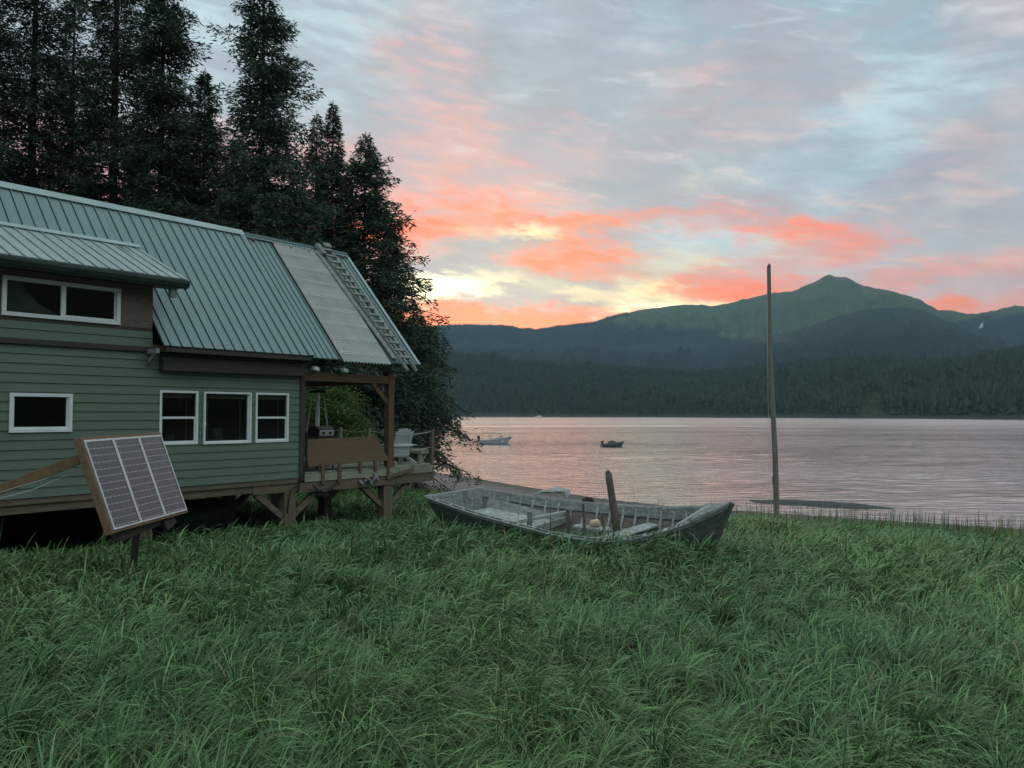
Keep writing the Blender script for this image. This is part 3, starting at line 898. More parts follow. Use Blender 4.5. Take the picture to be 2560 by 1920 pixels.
# gable ends, back wall, floor, ceiling
for x in (XL, -0.15):
    ge = MB(); ge.slab([(x, 0.14, 3.17), (x, 5.02, 3.17), (x, 5.02, 6.3), (x, 2.58, 8.95), (x, 0.14, 6.35)], (0.14, 0, 0)); ge.build('gable_wall', M['siding'], cabin)
bw = MB(); bw.box(XL, 0, 5.02, 5.15, 3.17, 6.1); bw.build('back_wall', M['siding'], cabin)
fl = MB(); fl.box(XL, 0, 0.0, 5.15, 3.06, 3.165); fl.build('floor', M['timber'], cabin)
ce = MB(); ce.box(XL + 0.15, -0.16, 0.14, 5.0, 5.62, 5.7); ce.build('ceiling', M['interior'], cabin)
inn = MB(); inn.box(-3.9, -3.8, 0.14, 5.0, 3.18, 5.6); inn.box(-2.9, -0.3, 0.75, 1.3, 3.95, 4.0); inn.box(-2.0, -1.9, 3.0, 3.1, 3.2, 5.5); inn.box(-1.2, -0.7, 3.2, 3.3, 3.2, 5.2)
inn.build('interior_partition', M['interior'], cabin)
cu = MB(); cu.slab([(-5.85, 0.2, 6.3), (-4.98, 0.2, 6.3), (-5.0, 0.2, 6.4), (-5.3, 0.2, 6.55), (-5.6, 0.2, 6.9), (-5.85, 0.2, 6.92)], (0, 0.02, 0)); cu.build('curtain', M['cloth'], cabin)
it = MB(); it.box(-2.2, -1.2, 0.4, 0.8, 4.05, 4.065); it.lathe([(0.0, 0.0), (0.08, 0.02), (0.1, 0.15), (0.0, 0.2)], (-2.6, 0.8, 4.0), 10); it.box(-1.55, -1.35, 0.9, 1.0, 4.0, 4.3); it.build('table_top', M['cloth'], cabin)

# windows
def window(rect, kind, prot=0.035, fw=0.045):
    x0, x1, z0, z1 = rect
    f = MB()
    f.box(x0, x1, -prot, 0.06, z0, z0 + fw); f.box(x0, x1, -prot, 0.06, z1 - fw, z1)
    f.box(x0, x0 + fw, -prot + 0.001, 0.06, z0 + fw, z1 - fw); f.box(x1 - fw, x1, -prot + 0.001, 0.06, z0 + fw, z1 - fw)
    w_ = f.build('window', M['white'], cabin, 0.004)
    ix0, ix1, iz0, iz1 = x0 + fw, x1 - fw, z0 + fw, z1 - fw
    if kind == 'hung':
        zm = (z0 + z1) / 2
        s_ = MB(); s_.box(ix0, ix1, -0.012, 0.035, zm - 0.022, zm + 0.022); s_.box(ix0, ix0 + 0.018, -0.008, 0.03, iz0, zm - 0.022); s_.box(ix1 - 0.028, ix1, -0.008, 0.03, iz0, zm - 0.022); s_.box(ix0 + 0.018, ix1 - 0.028, -0.008, 0.03, iz0, iz0 + 0.03)
        s_.build('sash', M['white'], w_)
    if kind == 'slide':
        xm = (x0 + x1) / 2
        s_ = MB(); s_.box(xm - 0.05, xm + 0.03, -0.02, 0.035, iz0, iz1)
        s_.box(xm + 0.03, ix1, 0.0, 0.03, iz0, iz0 + 0.03); s_.box(ix1 - 0.03, ix1, 0.001, 0.03, iz0 + 0.03, iz1)
        s_.build('sash', M['white'], w_)
    if kind == 'deep':
        s_ = MB(); s_.box(ix0, ix1, -0.02, 0.05, iz0, iz0 + 0.035); s_.box(ix1 - 0.03, ix1, -0.015, 0.05, iz0 + 0.035, iz1); s_.box(ix0, ix0 + 0.02, -0.015, 0.05, iz0 + 0.035, iz1); s_.build('sash', M['white'], w_)
    if kind == 'pict':
        s_ = MB(); s_.box(ix1 - 0.035, ix1, -0.02, 0.04, iz0, iz1); s_.box(ix0, ix1 - 0.035, -0.02, 0.04, iz0, iz0 + 0.025); s_.box(ix0 - 0.02, ix0 + 0.012, -0.05, -0.036, (z0 + z1) / 2 - 0.13, (z0 + z1) / 2 - 0.09); s_.build('sash', M['white'], w_)
    p_ = MB(); p_.box(ix0, ix1, 0.012, 0.018, iz0, iz1); p_.build('pane', M['glass'], w_)
    if kind in ('hung', 'pict'):
        b_ = MB(); b_.box(ix0 + 0.02, ix1 - 0.04, 0.07, 0.09, iz1 - 0.10, iz1 - 0.01); b_.build('blind', M['cloth'], w_)
        j_ = MB(); j_.box(ix1 - 0.13, ix1 - 0.11, 0.14, 0.16, iz0, iz1 - 0.15)
        j_.build('jamb', M['cloth'], w_)
        if kind == 'pict':
            j_ = MB(); j_.box(ix0 + 0.14, ix0 + 0.16, 0.15, 0.17, iz0, iz1 - 0.15); j_.build('jamb', M['cloth'], w_)
    return w_


window(WINS[0], 'hung'); window(WINS[1], 'pict', 0.055, 0.04); window(WINS[2], 'hung'); window(WINS[3], 'deep', 0.05, 0.06)
window(DWIN, 'slide', 0.045, 0.07)

# trims and beams of the wall
t = MB(); t.box(XL, -3.30, -0.075, -0.028, 5.80, 5.895); t.build('belt_board', M['trim_dark'], cabin, 0.004)
t = MB(); t.bar((-3.25, -0.12, 5.585), (0.02, -0.12, 5.60), 0.20, 0.30); t.build('eave_log', M['trim_dark'], cabin, 0.03)
t = MB(); t.bar((-3.46, -0.42, 5.80), (-3.46, -0.03, 5.80), 0.07, 0.09); t.bar((-3.46, -0.34, 5.77), (-3.46, -0.03, 5.55), 0.05, 0.06); t.build('eave_bracket', M['greywood'], cabin, 0.004)
t = MB(); t.box(0.0, 0.13, -0.05, 0.10, 3.10, 5.95); t.build('corner_post', M['trim_dark'], cabin, 0.006)
t = MB(); t.box(-6.2, -3.37, -0.012, -0.002, 6.195, 6.26); t.build('sill_board', M['trim_dark'], cabin)


# roofs
def roof_pt(x, y, lift=0.0):
    nrm = Vector((0, -TS_, 1)).normalized()
    return Vector((x, y, roofz(y))) + nrm * lift


def sheet(name, x0, x1, y0, y1, m, lift=0.0, rib=0.225, th=0.03, first=0.1, ribh=0.022, minor=0, fn=roof_pt, parent=cabin):
    s_ = MB(); P = fn; gap = 0.016
    s_.hexa([P(x0 + 0.002, y0 + 0.02, lift - th - 0.012), P(x1 - 0.002, y0 + 0.02, lift - th - 0.012), P(x1 - 0.002, y1, lift - th - 0.012), P(x0 + 0.002, y1, lift - th - 0.012)], [P(x0 + 0.002, y0 + 0.02, lift - th), P(x1 - 0.002, y0 + 0.02, lift - th), P(x1 - 0.002, y1, lift - th), P(x0 + 0.002, y1, lift - th)])
    cuts = [x0]; x = x0 + first
    while x < x1 - 0.03: cuts.append(x); x += rib
    cuts.append(x1)
    for i, (a, b) in enumerate(zip(cuts[:-1], cuts[1:])):
        a2 = a + (gap if i else 0)
        s_.hexa([P(a2, y0, lift - th * 0.9), P(b, y0, lift - th * 0.9), P(b, y1, lift - th * 0.9), P(a2, y1, lift - th * 0.9)], [P(a2, y0, lift), P(b, y0, lift), P(b, y1, lift), P(a2, y1, lift)])
        if i: s_.hexa([P(a2, y0 - 0.004, lift - 0.002), P(a2 + 0.02, y0 - 0.004, lift - 0.002), P(a2 + 0.014, y0 - 0.004, lift + ribh), P(a2, y0 - 0.004, lift + ribh)],
                      [P(a2, y1, lift - 0.002), P(a2 + 0.02, y1, lift - 0.002), P(a2 + 0.014, y1, lift + ribh), P(a2, y1, lift + ribh)])
        for j in range(minor):
            x = a2 + (b - a2) * (j + 1) / (minor + 1)
            s_.hexa([P(x - 0.014, y0 - 0.004, lift - 0.002), P(x + 0.014, y0 - 0.004, lift - 0.002), P(x + 0.006, y0 - 0.004, lift + 0.009), P(x - 0.006, y0 - 0.004, lift + 0.009)],
                    [P(x - 0.014, y1, lift - 0.002), P(x + 0.014, y1, lift - 0.002), P(x + 0.006, y1, lift + 0.009), P(x - 0.006, y1, lift + 0.009)])
    return s_.build(name, m, parent)


back_pt = lambda x, y, lift=0.0: Vector((x, 2 * YR - y, roofz(y))) + Vector((0, TS_, 1)).normalized() * lift
sheet('roof', -3.34, 0.04, YE, YR - 0.01, M['roof'], 0.0)
sheet('roof', XL - 0.4, -3.345, 1.2, YR - 0.01, M['roof'], 0.0, first=0.17)
sheet('roof', XL - 0.4, 0.04, YE, YR - 0.01, M['roof'], 0.0, fn=back_pt)
t = MB()
for fn in (roof_pt, back_pt):
    t.hexa([fn(XL - 0.4, YR - 0.13, 0.024), fn(0.06, YR - 0.13, 0.024), fn(0.06, YR, 0.024), fn(XL - 0.4, YR, 0.024)], [fn(XL - 0.4, YR - 0.13, 0.036), fn(0.06, YR - 0.13, 0.036), fn(0.06, YR + 0.01, 0.036), fn(XL - 0.4, YR + 0.01, 0.036)])
t.build('ridge_cap', M['ridge'], cabin)
t = MB(); t.hexa([roof_pt(-0.06, YE - 0.01, 0.012), roof_pt(0.06, YE - 0.01, 0.012), roof_pt(0.06, YR - 0.1, 0.012), roof_pt(-0.06, YR - 0.1, 0.012)],
                 [roof_pt(-0.06, YE - 0.01, 0.028), roof_pt(0.06, YE - 0.01, 0.028), roof_pt(0.06, YR - 0.1, 0.028), roof_pt(-0.06, YR - 0.1, 0.028)])
t.hexa([roof_pt(0.045, YE - 0.01, -0.12), roof_pt(0.062, YE - 0.01, -0.12), roof_pt(0.062, YR, -0.12), roof_pt(0.045, YR, -0.12)],
       [roof_pt(0.045, YE - 0.01, 0.012), roof_pt(0.062, YE - 0.01, 0.012), roof_pt(0.062, YR, 0.012), roof_pt(0.045, YR, 0.012)])
t.build('rake_trim', M['roof'], cabin)
t = MB(); t.hexa([(-3.30, YE + 0.02, 5.80), (0.02, YE + 0.02, 5.80), (0.02, YE + 0.05, 5.80), (-3.30, YE + 0.05, 5.80)], [(-3.30, YE + 0.02, 5.875), (0.02, YE + 0.02, 5.875), (0.02, YE + 0.05, 5.90), (-3.30, YE + 0.05, 5.90)])
t.box(-3.30, 0.02, YE + 0.05, 0.0, 5.80, 5.83); t.build('fascia', M['trim_dark'], cabin)
# dormer roof: shed from (-.5, 7.19) up to the main slope
DZ0, DY0, DY1 = 7.22, -0.50, 1.60
DZ1 = roofz(DY1) + 0.01
dsl = (DZ1 - DZ0) / (DY1 - DY0)
dorm_pt = lambda x, y, lift=0.0: Vector((x, y, DZ0 + (y - DY0) * dsl)) + Vector((0, -dsl, 1)).normalized() * lift
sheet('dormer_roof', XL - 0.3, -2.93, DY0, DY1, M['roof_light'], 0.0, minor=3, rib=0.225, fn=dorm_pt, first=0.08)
t = MB(); t.hexa([dorm_pt(XL - 0.3, DY1 - 0.10, 0.02), dorm_pt(-2.92, DY1 - 0.10, 0.02), roof_pt(-2.92, DY1 + 0.06, 0.02), roof_pt(XL - 0.3, DY1 + 0.06, 0.02)],
                 [dorm_pt(XL - 0.3, DY1 - 0.10, 0.035), dorm_pt(-2.92, DY1 - 0.10, 0.035), roof_pt(-2.92, DY1 + 0.06, 0.035), roof_pt(XL - 0.3, DY1 + 0.06, 0.035)])
t.build('roof_flashing', M['ridge'], cabin)
t = MB(); t.box(XL - 0.3, -2.955, DY0 + 0.012, DY0 + 0.04, 7.03, 7.175)
t.box(XL - 0.3, -2.96, DY0 + 0.04, 0.0, 7.06, 7.10)
t.slab([(-2.96, DY0 + 0.041, 7.0), (-2.96, 1.5, 8.0), (-2.96, 1.5, 8.06), (-2.96, DY0 + 0.041, 7.17)], (0.025, 0, 0)); t.build('dormer_fascia', M['trim_green'], cabin)
t = MB(); pr = [(-0.53, 7.10), (-0.60, 7.16), (-0.60, 7.18), (-0.61, 7.18), (-0.61, 7.13), (-0.57, 7.06), (-0.53, 7.04)]
t.slab([(XL - 0.3, a - 0.0 + 0.04, b) for a, b in pr], (7.0 - 0.02, 0, 0)); t.build('gutter', M['trim_green'], cabin)
t = MB(); t.box(-3.22, -3.10, -0.42, -0.30, 6.86, 7.05); t.build('lookout', M['greywood'], cabin, 0.005)

# porch roof, 6 cm lower than the main roof
PL = -0.055
sheet('porch_roof', 0.065, 0.84, YE, YR, M['roof'], PL, rib=0.15, first=0.1, ribh=0.014)
sheet('porch_roof', 0.8405, 2.30, YE + 0.03, YR - 0.05, M['timber'], PL - 0.08, rib=9, th=0.02)
sheet('porch_roof', 2.3005, 3.33, YE, YR, M['roof'], PL, rib=0.15, first=0.09, ribh=0.014)
sheet('porch_roof', 0.065, 3.33, YE, YR, M['roof'], PL, fn=back_pt)
# corrugated plastic
nx_ = 150; xs_ = np.linspace(0.84, 2.30, nx_); yy = np.linspace(YE - 0.06, YR - 0.12, 9)
Vc = []; 
for y in yy:
    for x in xs_:
        Vc.append(roof_pt(x, y, PL + 0.03 + 0.024 * math.cos(2 * PI * (x - 0.84) / 0.0975)))
idx = np.arange(len(Vc)).reshape(len(yy), nx_)
Fc = np.stack([idx[:-1, :-1].ravel(), idx[:-1, 1:].ravel(), idx[1:, 1:].ravel(), idx[1:, :-1].ravel()], 1)
cp = mesh_np('clear_roof_panel', np.array(Vc), Fc, M['poly'], cabin, True)
tag(cp, 'milky corrugated plastic panel on the porch roof')
t = MB()
for i in range(8):
    y = YE + 0.1 + i * 0.355
    for q in (0, 0.045):
        t.hexa([roof_pt(0.86, y + q, PL + 0.056), roof_pt(2.27, y + q, PL + 0.056), roof_pt(2.27, y + q + 0.008, PL + 0.056), roof_pt(0.86, y + q + 0.008, PL + 0.056)],
               [roof_pt(0.86, y + q, PL + 0.060), roof_pt(2.27, y + q, PL + 0.060), roof_pt(2.27, y + q + 0.008, PL + 0.060), roof_pt(0.86, y + q + 0.008, PL + 0.060)])
t.build('batten_line', M['gull_white'], cp)
t = MB()
for fn in (roof_pt, back_pt):
    t.hexa([fn(0.065, YR - 0.12, PL + 0.03), fn(3.34, YR - 0.12, PL + 0.03), fn(3.34, YR, PL + 0.03), fn(0.065, YR, PL + 0.03)], [fn(0.065, YR - 0.12, PL + 0.042), fn(3.34, YR - 0.12, PL + 0.042), fn(3.34, YR + 0.01, PL + 0.042), fn(0.065, YR + 0.01, PL + 0.042)])
t.build('ridge_cap', M['roof'], cabin)
t = MB(); t.hexa([roof_pt(3.27, YE - 0.01, PL + 0.018), roof_pt(3.36, YE - 0.01, PL + 0.018), roof_pt(3.36, YR - 0.1, PL + 0.018), roof_pt(3.27, YR - 0.1, PL + 0.018)],
                 [roof_pt(3.27, YE - 0.01, PL + 0.034), roof_pt(3.36, YE - 0.01, PL + 0.034), roof_pt(3.36, YR - 0.1, PL + 0.034), roof_pt(3.27, YR - 0.1, PL + 0.034)])
t.build('rake_trim', M['ridge'], cabin)
t = MB()
for x in (0.3, 0.85, 1.4, 1.95, 2.5, 3.1):
    for fn in (roof_pt, back_pt):
        t.hexa([fn(x - 0.025, YE + 0.05, -0.27), fn(x + 0.025, YE + 0.05, -0.27), fn(x + 0.025, YR - 0.02, -0.27), fn(x - 0.025, YR - 0.02, -0.27)],
               [fn(x - 0.025, YE + 0.05, -0.16), fn(x + 0.025, YE + 0.05, -0.16), fn(x + 0.025, YR - 0.02, -0.16), fn(x - 0.025, YR - 0.02, -0.16)])
t.build('rafter', M['stain'], cabin)
t = MB(); t.bar((0.13, 0.09, 5.475), (2.90, 0.09, 5.475), 0.15, 0.20); t.build('porch_beam', M['stain'], cabin, 0.006)
t = MB(); t.bar((0.13, 5.05, 5.475), (2.90, 5.05, 5.475), 0.15, 0.20); t.build('porch_beam', M['stain'], cabin, 0.006)
for y in (0.09, 5.05):
    t = MB(); t.box(2.68, 2.86, y - 0.09, y + 0.09, 3.28, 5.62); t.build('porch_post', M['stain'], cabin, 0.006)
t = MB(); t.bar((2.20, 0.09, 5.38), (2.68, 0.09, 4.90), 0.09, 0.11); t.build('porch_brace', M['stain'], cabin, 0.004)
t = MB(); t.bar((2.77, 0.55, 5.50), (2.77, 0.18, 4.95), 0.09, 0.10); t.build('porch_brace', M['greywood'], cabin, 0.004)
t = MB(); t.bar((2.77, 0.18, 5.47), (2.77, 4.96, 5.47), 0.14, 0.18); t.build('porch_beam', M['stain'], cabin, 0.006)
for x, z in ((0.22, 5.66), (1.05, 5.66)):
    t = MB(); t.bar((x, -0.2, z), (x + 0.17, -0.15, z - 0.03), 0.10, 0.09); t.build('porch_lamp', M['gull_white'], cabin, 0.01)

# deck and its rims
t = MB()
y = 0.02
while y < 5.2:
    t.box(0.14, 4.28, y, y + 0.138, 3.245, 3.285); y += 0.145
t.build('deck_floor', M['deckwood'], cabin)
t = MB(); t.box(0.14, 4.20, -0.045, -0.003, 3.06, 3.24); t.build('rim_board', M['deckwood'], cabin, 0.004)
t = MB(); t.box(4.22, 4.27, 0.02, 5.2, 3.0, 3.24); t.build('rim_board', M['deckwood'], cabin, 0.004)
t = MB(); t.box(0.02, 4.18, -0.02, 0.14, 2.82, 3.055); t.build('deck_beam', M['timber'], cabin, 0.008)
for y in (2.5, 5.0):
    t = MB(); t.box(0.02, 4.18, y, y + 0.16, 2.82, 3.055); t.build('deck_beam', M['timber'], cabin)
t = MB()
for i in range(10):
    x = 0.2 + i * 0.42; t.box(x, x + 0.045, 0.15, 5.0, 3.06, 3.24)
t.build('joist', M['timber'], cabin)
# floor beams under the cabin
t = MB(); t.box(XL, -1.12, 0.05, 0.22, 2.90, 3.155); t.build('floor_beam', M['timber'], cabin, 0.008)
t = MB(); t.box(-1.118, 0.0, 0.03, 0.20, 2.86, 3.13); t.build('floor_beam', M['timber'], cabin, 0.008)
for y in (2.5, 4.95):
    t = MB(); t.box(XL, 0.0, y, y + 0.17, 2.87, 3.15); t.build('floor_beam', M['timber'], cabin)
# stilts with knee braces
for x in (-9.0, -6.1, -3.15, -0.20, 2.68):
    for y in (0.13, 2.58, 5.03):
        if x < -2 and y < 1: y = 0.75
        wp = HW(x, y, 0); zb = gz(wp.x, wp.y) - 0.4
        top = 2.86 if x > 1 else 2.90
        if x == -0.20: top = 2.86
        t = MB(); t.box(x - 0.14, x + 0.14, y - 0.12, y + 0.12, zb, top - 0.002)
        st_ = t.build('stilt', M['timber_v'], cabin, 0.008)
        for sg in (-1, 1):
            if x < -2: continue
            b_ = MB(); b_.bar((x + sg * 0.14, y, 2.32), (x + sg * 0.80, y, 2.86), 0.12, 0.13); b_.build('knee_brace', M['timber'], cabin, 0.005)

t = MB(); t.box(XL, -2.3, 4.9, 4.94, 1.5, 2.9); t.box(-8.2, -8.16, 0.9, 4.9, 1.5, 2.9); t.build('underfloor_shade_wall', M['trim_dark'], cabin)  # added dark walls that keep light out from under the cabin floor
# rope railing on the right edge
rp = [(4.24, 0.03), (4.24, 1.33), (4.24, 2.63), (4.24, 3.93), (4.24, 5.15)]
for i, (x, y) in enumerate(rp):
    t = MB(); t.box(x - 0.045, x + 0.045, y - 0.045, y + 0.045, 2.85 if i == 0 else 3.0, 4.20); t.build('railing_post', M['deckwood'] if i else M['timber_v'], cabin, 0.005)
for zz_, sag in ((4.14, 0.06), (3.72, 0.05)):
    t = MB()
    for (x, a), (_, b) in zip(rp[:-1], rp[1:]):
        t.tube([(x, a + (b - a) * q / 8, zz_ - sag * 4 * (q / 8) * (1 - q / 8)) for q in range(9)], 0.009, 6)
    t.tube([(2.77, 0.03, zz_ - 0.02), (3.5, 0.0, zz_ - 0.08), (4.24, 0.03, zz_)], 0.009, 6)
    t.build('railing_rope', M['rope'], cabin)
t = MB(); t.tube([(4.2, 5.15, 4.14), (2.2, 5.15, 4.08), (0.1, 5.15, 4.14)], 0.01, 6); t.build('railing_rope', M['rope'], cabin)
# bench along the railing
t = MB(); t.box(3.86, 4.19, 0.10, 1.9, 3.62, 3.66); t.box(3.84, 3.86, 0.10, 1.9, 3.56, 3.655); t.box(3.88, 4.18, 0.08, 0.10, 3.55, 3.655); t.build('bench_seat', M['deckwood'], cabin)
t = MB(); t.box(3.88, 3.97, 0.12, 0.21, 3.286, 3.60); t.bar((3.97, 0.16, 3.34), (4.16, 0.16, 3.57), 0.05, 0.06); t.build('bench_leg', M['deckwood'], cabin)
t = MB(); t.box(3.88, 3.97, 1.6, 1.69, 3.286, 3.60); t.build('bench_leg', M['deckwood'], cabin)
# plywood bench back on the front edge
t = MB()
t.slab([(0.22, -0.05, 3.40), (2.66, -0.05, 3.44), (2.42, 0.16, 4.05), (0.32, 0.16, 4.02)], (0, 0.03, 0.005)); t.build('bench_back', M['ply'], cabin, 0.003)
for x in (0.62, 1.10, 1.72, 2.2, 2.62):
    t = MB(); t.bar((x, -0.07, 3.00 if x < 1.5 or x > 2.5 else 3.2), (x + 0.01, -0.04, 3.46), 0.05, 0.08, up=(1, 0, 0)); t.build('bench_support', M['stain'], cabin, 0.003)
t = MB(); t.box(0.3, 2.6, 0.1, 0.5, 3.62, 3.66); t.build('bench_seat', M['stain'], cabin)

# ------------------------------------------------------------------ things on and around the cabin
LADR = (Vector((0, -TS_, 1))).normalized()


def world_of(u, y, lift):
    p = roof_pt(u, y, lift); return HW(p.x, p.y, p.z)


lad = empty('roof_ladder', world_of(2.9, YE, 0)); inv = -Vector(lad.location)
tag(lad, 'grey weathered wooden ladder lying down the porch roof slope from the ridge', 'ladder')
ln = (world_of(1, 1, 1) - world_of(1, 1, 0)).normalized()
for a, b in ((2.36, 2.66), (2.66, 2.96)):
    m_ = MB(); m_.bar(world_of(a, YR + 0.03, PL + 0.09) + inv, world_of(b, YE - 0.24, PL + 0.09) + inv, 0.045, 0.07, up=ln); m_.build('ladder_rail', M['greywood'], lad, 0.004)
for i in range(17):
    f = (i + 0.6) / 17.6
    y = YR - 0.02 + (YE - 0.10 - YR) * f; u0 = 2.36 + 0.30 * f
    m_ = MB(); m_.bar(world_of(u0 - 0.02, y, PL + 0.145) + inv, world_of(u0 + 0.32, y, PL + 0.145) + inv, 0.075, 0.035, up=ln); m_.build('rung', M['greywood'], lad, 0.004)
m_ = MB(); m_.bar(world_of(2.28, YR - 0.02, PL + 0.14) + inv, world_of(2.30, YR - 0.30, PL + 0.14) + inv, 0.14, 0.10, up=ln); m_.build('ridge_hook', M['greywood'], lad, 0.01)
m_ = MB(); m_.bar(world_of(2.62, YR + 0.06, PL + 0.16) + inv, world_of(2.62, YR - 0.06, PL + 0.16) + inv, 0.22, 0.06, up=ln); m_.build('ridge_hook', M['greywood'], lad, 0.01)
pk = MB(); pk.bar(world_of(2.20, YR - 0.16, PL + 0.075), world_of(2.50, YE + 0.05, PL + 0.075), 0.13, 0.035, up=ln)
o = pk.build('roof_plank', M['greywood'], None, 0.004); tag(o, 'narrow grey plank lying on the porch roof beside the ladder', 'plank')

# adirondack chair, back towards the camera
ch = empty('garden_chair', HW(3.36, 0.42, 3.285), rad(36))
tag(ch, 'pale grey slatted garden chair on the deck facing the water', 'chair')
# local: +y forward (sitter faces +y)
def back_outline(x):
    return 0.92 - 0.55 * x * x * 2.2
for i in range(6):
    x0 = -0.25 + i * 0.084; xm = x0 + 0.039
    h_ = 0.96 - 1.7 * xm * xm
    m_ = MB(); m_.hexa([(x0, -0.10, 0.20), (x0 + 0.078, -0.10, 0.20), (x0 + 0.078, -0.08, 0.20), (x0, -0.08, 0.20)], [(x0 - 0.01, -0.42, h_ - 0.02), (x0 + 0.088, -0.42, h_), (x0 + 0.088, -0.40, h_), (x0 - 0.01, -0.40, h_ - 0.02)])
    m_.build('back_slat', M['chair'], ch, 0.003)
m_ = MB()
for i in range(5): m_.box(-0.27, 0.27, -0.05 + i * 0.105, 0.045 + i * 0.105, 0.27 + i * 0.016, 0.29 + i * 0.016)
m_.build('seat', M['chair'], ch, 0.003)
m_ = MB(); m_.box(-0.28, 0.28, -0.13, -0.105, 0.24, 0.32); m_.box(-0.30, 0.30, -0.275, -0.25, 0.48, 0.55); m_.build('back_rail', M['chair'], ch, 0.003)
for sx in (-1, 1):
    m_ = MB(); m_.bar((sx * 0.29, -0.48, 0.03), (sx * 0.29, 0.48, 0.30), 0.025, 0.10); m_.build('leg', M['chair'], ch, 0.003)
    m_ = MB(); m_.box(sx * 0.32 - 0.012, sx * 0.32 + 0.012, 0.34, 0.43, 0.0, 0.50); m_.build('leg', M['chair'], ch, 0.003)
    m_ = MB(); m_.box(sx * 0.35 - 0.06, sx * 0.35 + 0.06, -0.30, 0.50, 0.50, 0.522); m_.build('armrest', M['chair'], ch, 0.004)

# patio heater
he = empty('patio_heater', HW(1.50, 1.35, 3.285), CROT)
tag(he, 'tall pyramid patio heater with a glass tube and dark cap on the porch', 'heater')
m_ = MB(); m_.hexa([(-0.22, -0.22, 0), (0.22, -0.22, 0), (0.22, 0.22, 0), (-0.22, 0.22, 0)], [(-0.20, -0.20, 0.86), (0.20, -0.20, 0.86), (0.20, 0.20, 0.86), (-0.20, 0.20, 0.86)]); m_.build('base', M['black'], he, 0.01)
for sx in (-1, 1):
    for sy in (-1, 1):
        m_ = MB(); m_.bar((sx * 0.19, sy * 0.19, 0.86), (sx * 0.095, sy * 0.095, 1.86), 0.032, 0.032, w2=0.026, h2=0.026); m_.build('rod', M['alu'], he)
m_ = MB(); m_.tube([(0, 0, 0.88), (0, 0, 1.86)], 0.045, 12, False); m_.build('glass_tube', M['alu'], he)
m_ = MB(); m_.hexa([(-0.17, -0.17, 1.86), (0.17, -0.17, 1.86), (0.17, 0.17, 1.86), (-0.17, 0.17, 1.86)], [(-0.12, -0.12, 1.93), (0.12, -0.12, 1.93), (0.12, 0.12, 1.93), (-0.12, 0.12, 1.93)]); m_.box(-0.24, 0.24, -0.24, 0.24, 1.955, 1.975); m_.tube([(0, 0, 1.93), (0, 0, 1.955)], 0.03); m_.build('cap', M['black'], he)

# gas grill in front of it
gr = empty('gas_grill', HW(1.22, 0.82, 3.475), CROT)
tag(gr, 'black gas grill with a pale steel control panel behind the bench', 'grill')
m_ = MB(); m_.box(-0.24, 0.24, -0.20, 0.25, 0.45, 0.60); m_.build('firebox', M['black'], gr, 0.01)
m_ = MB(); m_.box(-0.21, 0.21, -0.225, -0.202, 0.60, 0.745); f_ = m_.build('control_panel', M['steel'], gr, 0.004)
for x in (-0.1, 0.1):
    m_ = MB(); m_.tube([(x, -0.226, 0.675), (x, -0.25, 0.675)], 0.032, 12); m_.build('knob', M['black'], f_)
m_ = MB(); m_.slab([(-0.24, -0.195, 0.605), (-0.24, -0.21, 0.77), (-0.24, -0.10, 0.84), (-0.24, 0.12, 0.84), (-0.24, 0.22, 0.75), (-0.24, 0.25, 0.605)], (0.48, 0, 0)); m_.build('lid', M['black'], gr, 0.012)
for sx in (-1, 1):
    m_ = MB(); m_.slab([(sx * 0.26, -0.18, 0.60), (sx * 0.26, 0.2, 0.60), (sx * 0.40, 0.2, 0.72 if sx < 0 else 0.66), (sx * 0.52, 0.1, 0.52), (sx * 0.52, -0.1, 0.50)], (0, 0, -0.03)); m_.build('side_shelf', M['black'], gr)
    for sy in (-0.16, 0.2):
        m_ = MB(); m_.bar((sx * 0.2, sy, 0.45), (sx * 0.24, sy, -0.19), 0.03, 0.03); m_.build('leg', M['black'], gr)
m_ = MB(); m_.box(-0.52, -0.27, -0.30, -0.10, 0.50, 0.515); m_.tube([(-0.52, -0.31, 0.47), (-0.3, -0.31, 0.50)], 0.012); m_.build('tray', M['alu'], gr)

# driftwood bits hung on the deck front, plank, rope coil
t = MB(); t.bar(HW(2.55, -0.10, 3.02), HW(3.46, -0.09, 3.19), 0.03, 0.09); o = t.build('driftwood_plank', M['timber'], None, 0.006); tag(o, 'dark weathered plank slanting across the deck edge right of the porch post', 'plank')
t = MB(); t.tube([HW(0.32, -0.10, 3.0), HW(0.42, -0.12, 2.87), HW(0.62, -0.12, 2.82), HW(0.85, -0.10, 2.88), HW(1.02, -0.09, 3.04)], [0.015, 0.04, 0.045, 0.035, 0.012], 8)
t.tube([HW(0.62, -0.12, 2.82), HW(0.72, -0.15, 2.74), HW(0.55, -0.12, 2.70)], [0.03, 0.025, 0.01], 7)
o = t.build('driftwood_branch', M['bark']); tag(o, 'dark curved driftwood branch hanging on the left end of the deck beam', 'driftwood')
t = MB()
rnd = random.Random(3)
for i in range(6):
    a = HW(1.75 + i * 0.09, -0.09 - 0.02 * (i % 2), 2.93 + 0.05 * (i % 3)); b = a + Vector((rnd.uniform(-0.12, 0.12), rnd.uniform(-0.04, 0.02), rnd.uniform(0.02, 0.16)))
    t.tube([a - (b - a) * 0.6, a, b], [0.02, 0.045, 0.02], 8)
o = t.build('driftwood_bundle', M['greywood']); tag(o, 'small bundle of knotted grey driftwood fixed on the deck beam beside the post', 'driftwood')
t = MB(); t.lathe([(0.0, -0.11), (0.07, -0.10), (0.11, -0.03), (0.11, 0.04), (0.06, 0.10), (0.0, 0.11)], HW(1.78, 1.6, 2.62), 12)
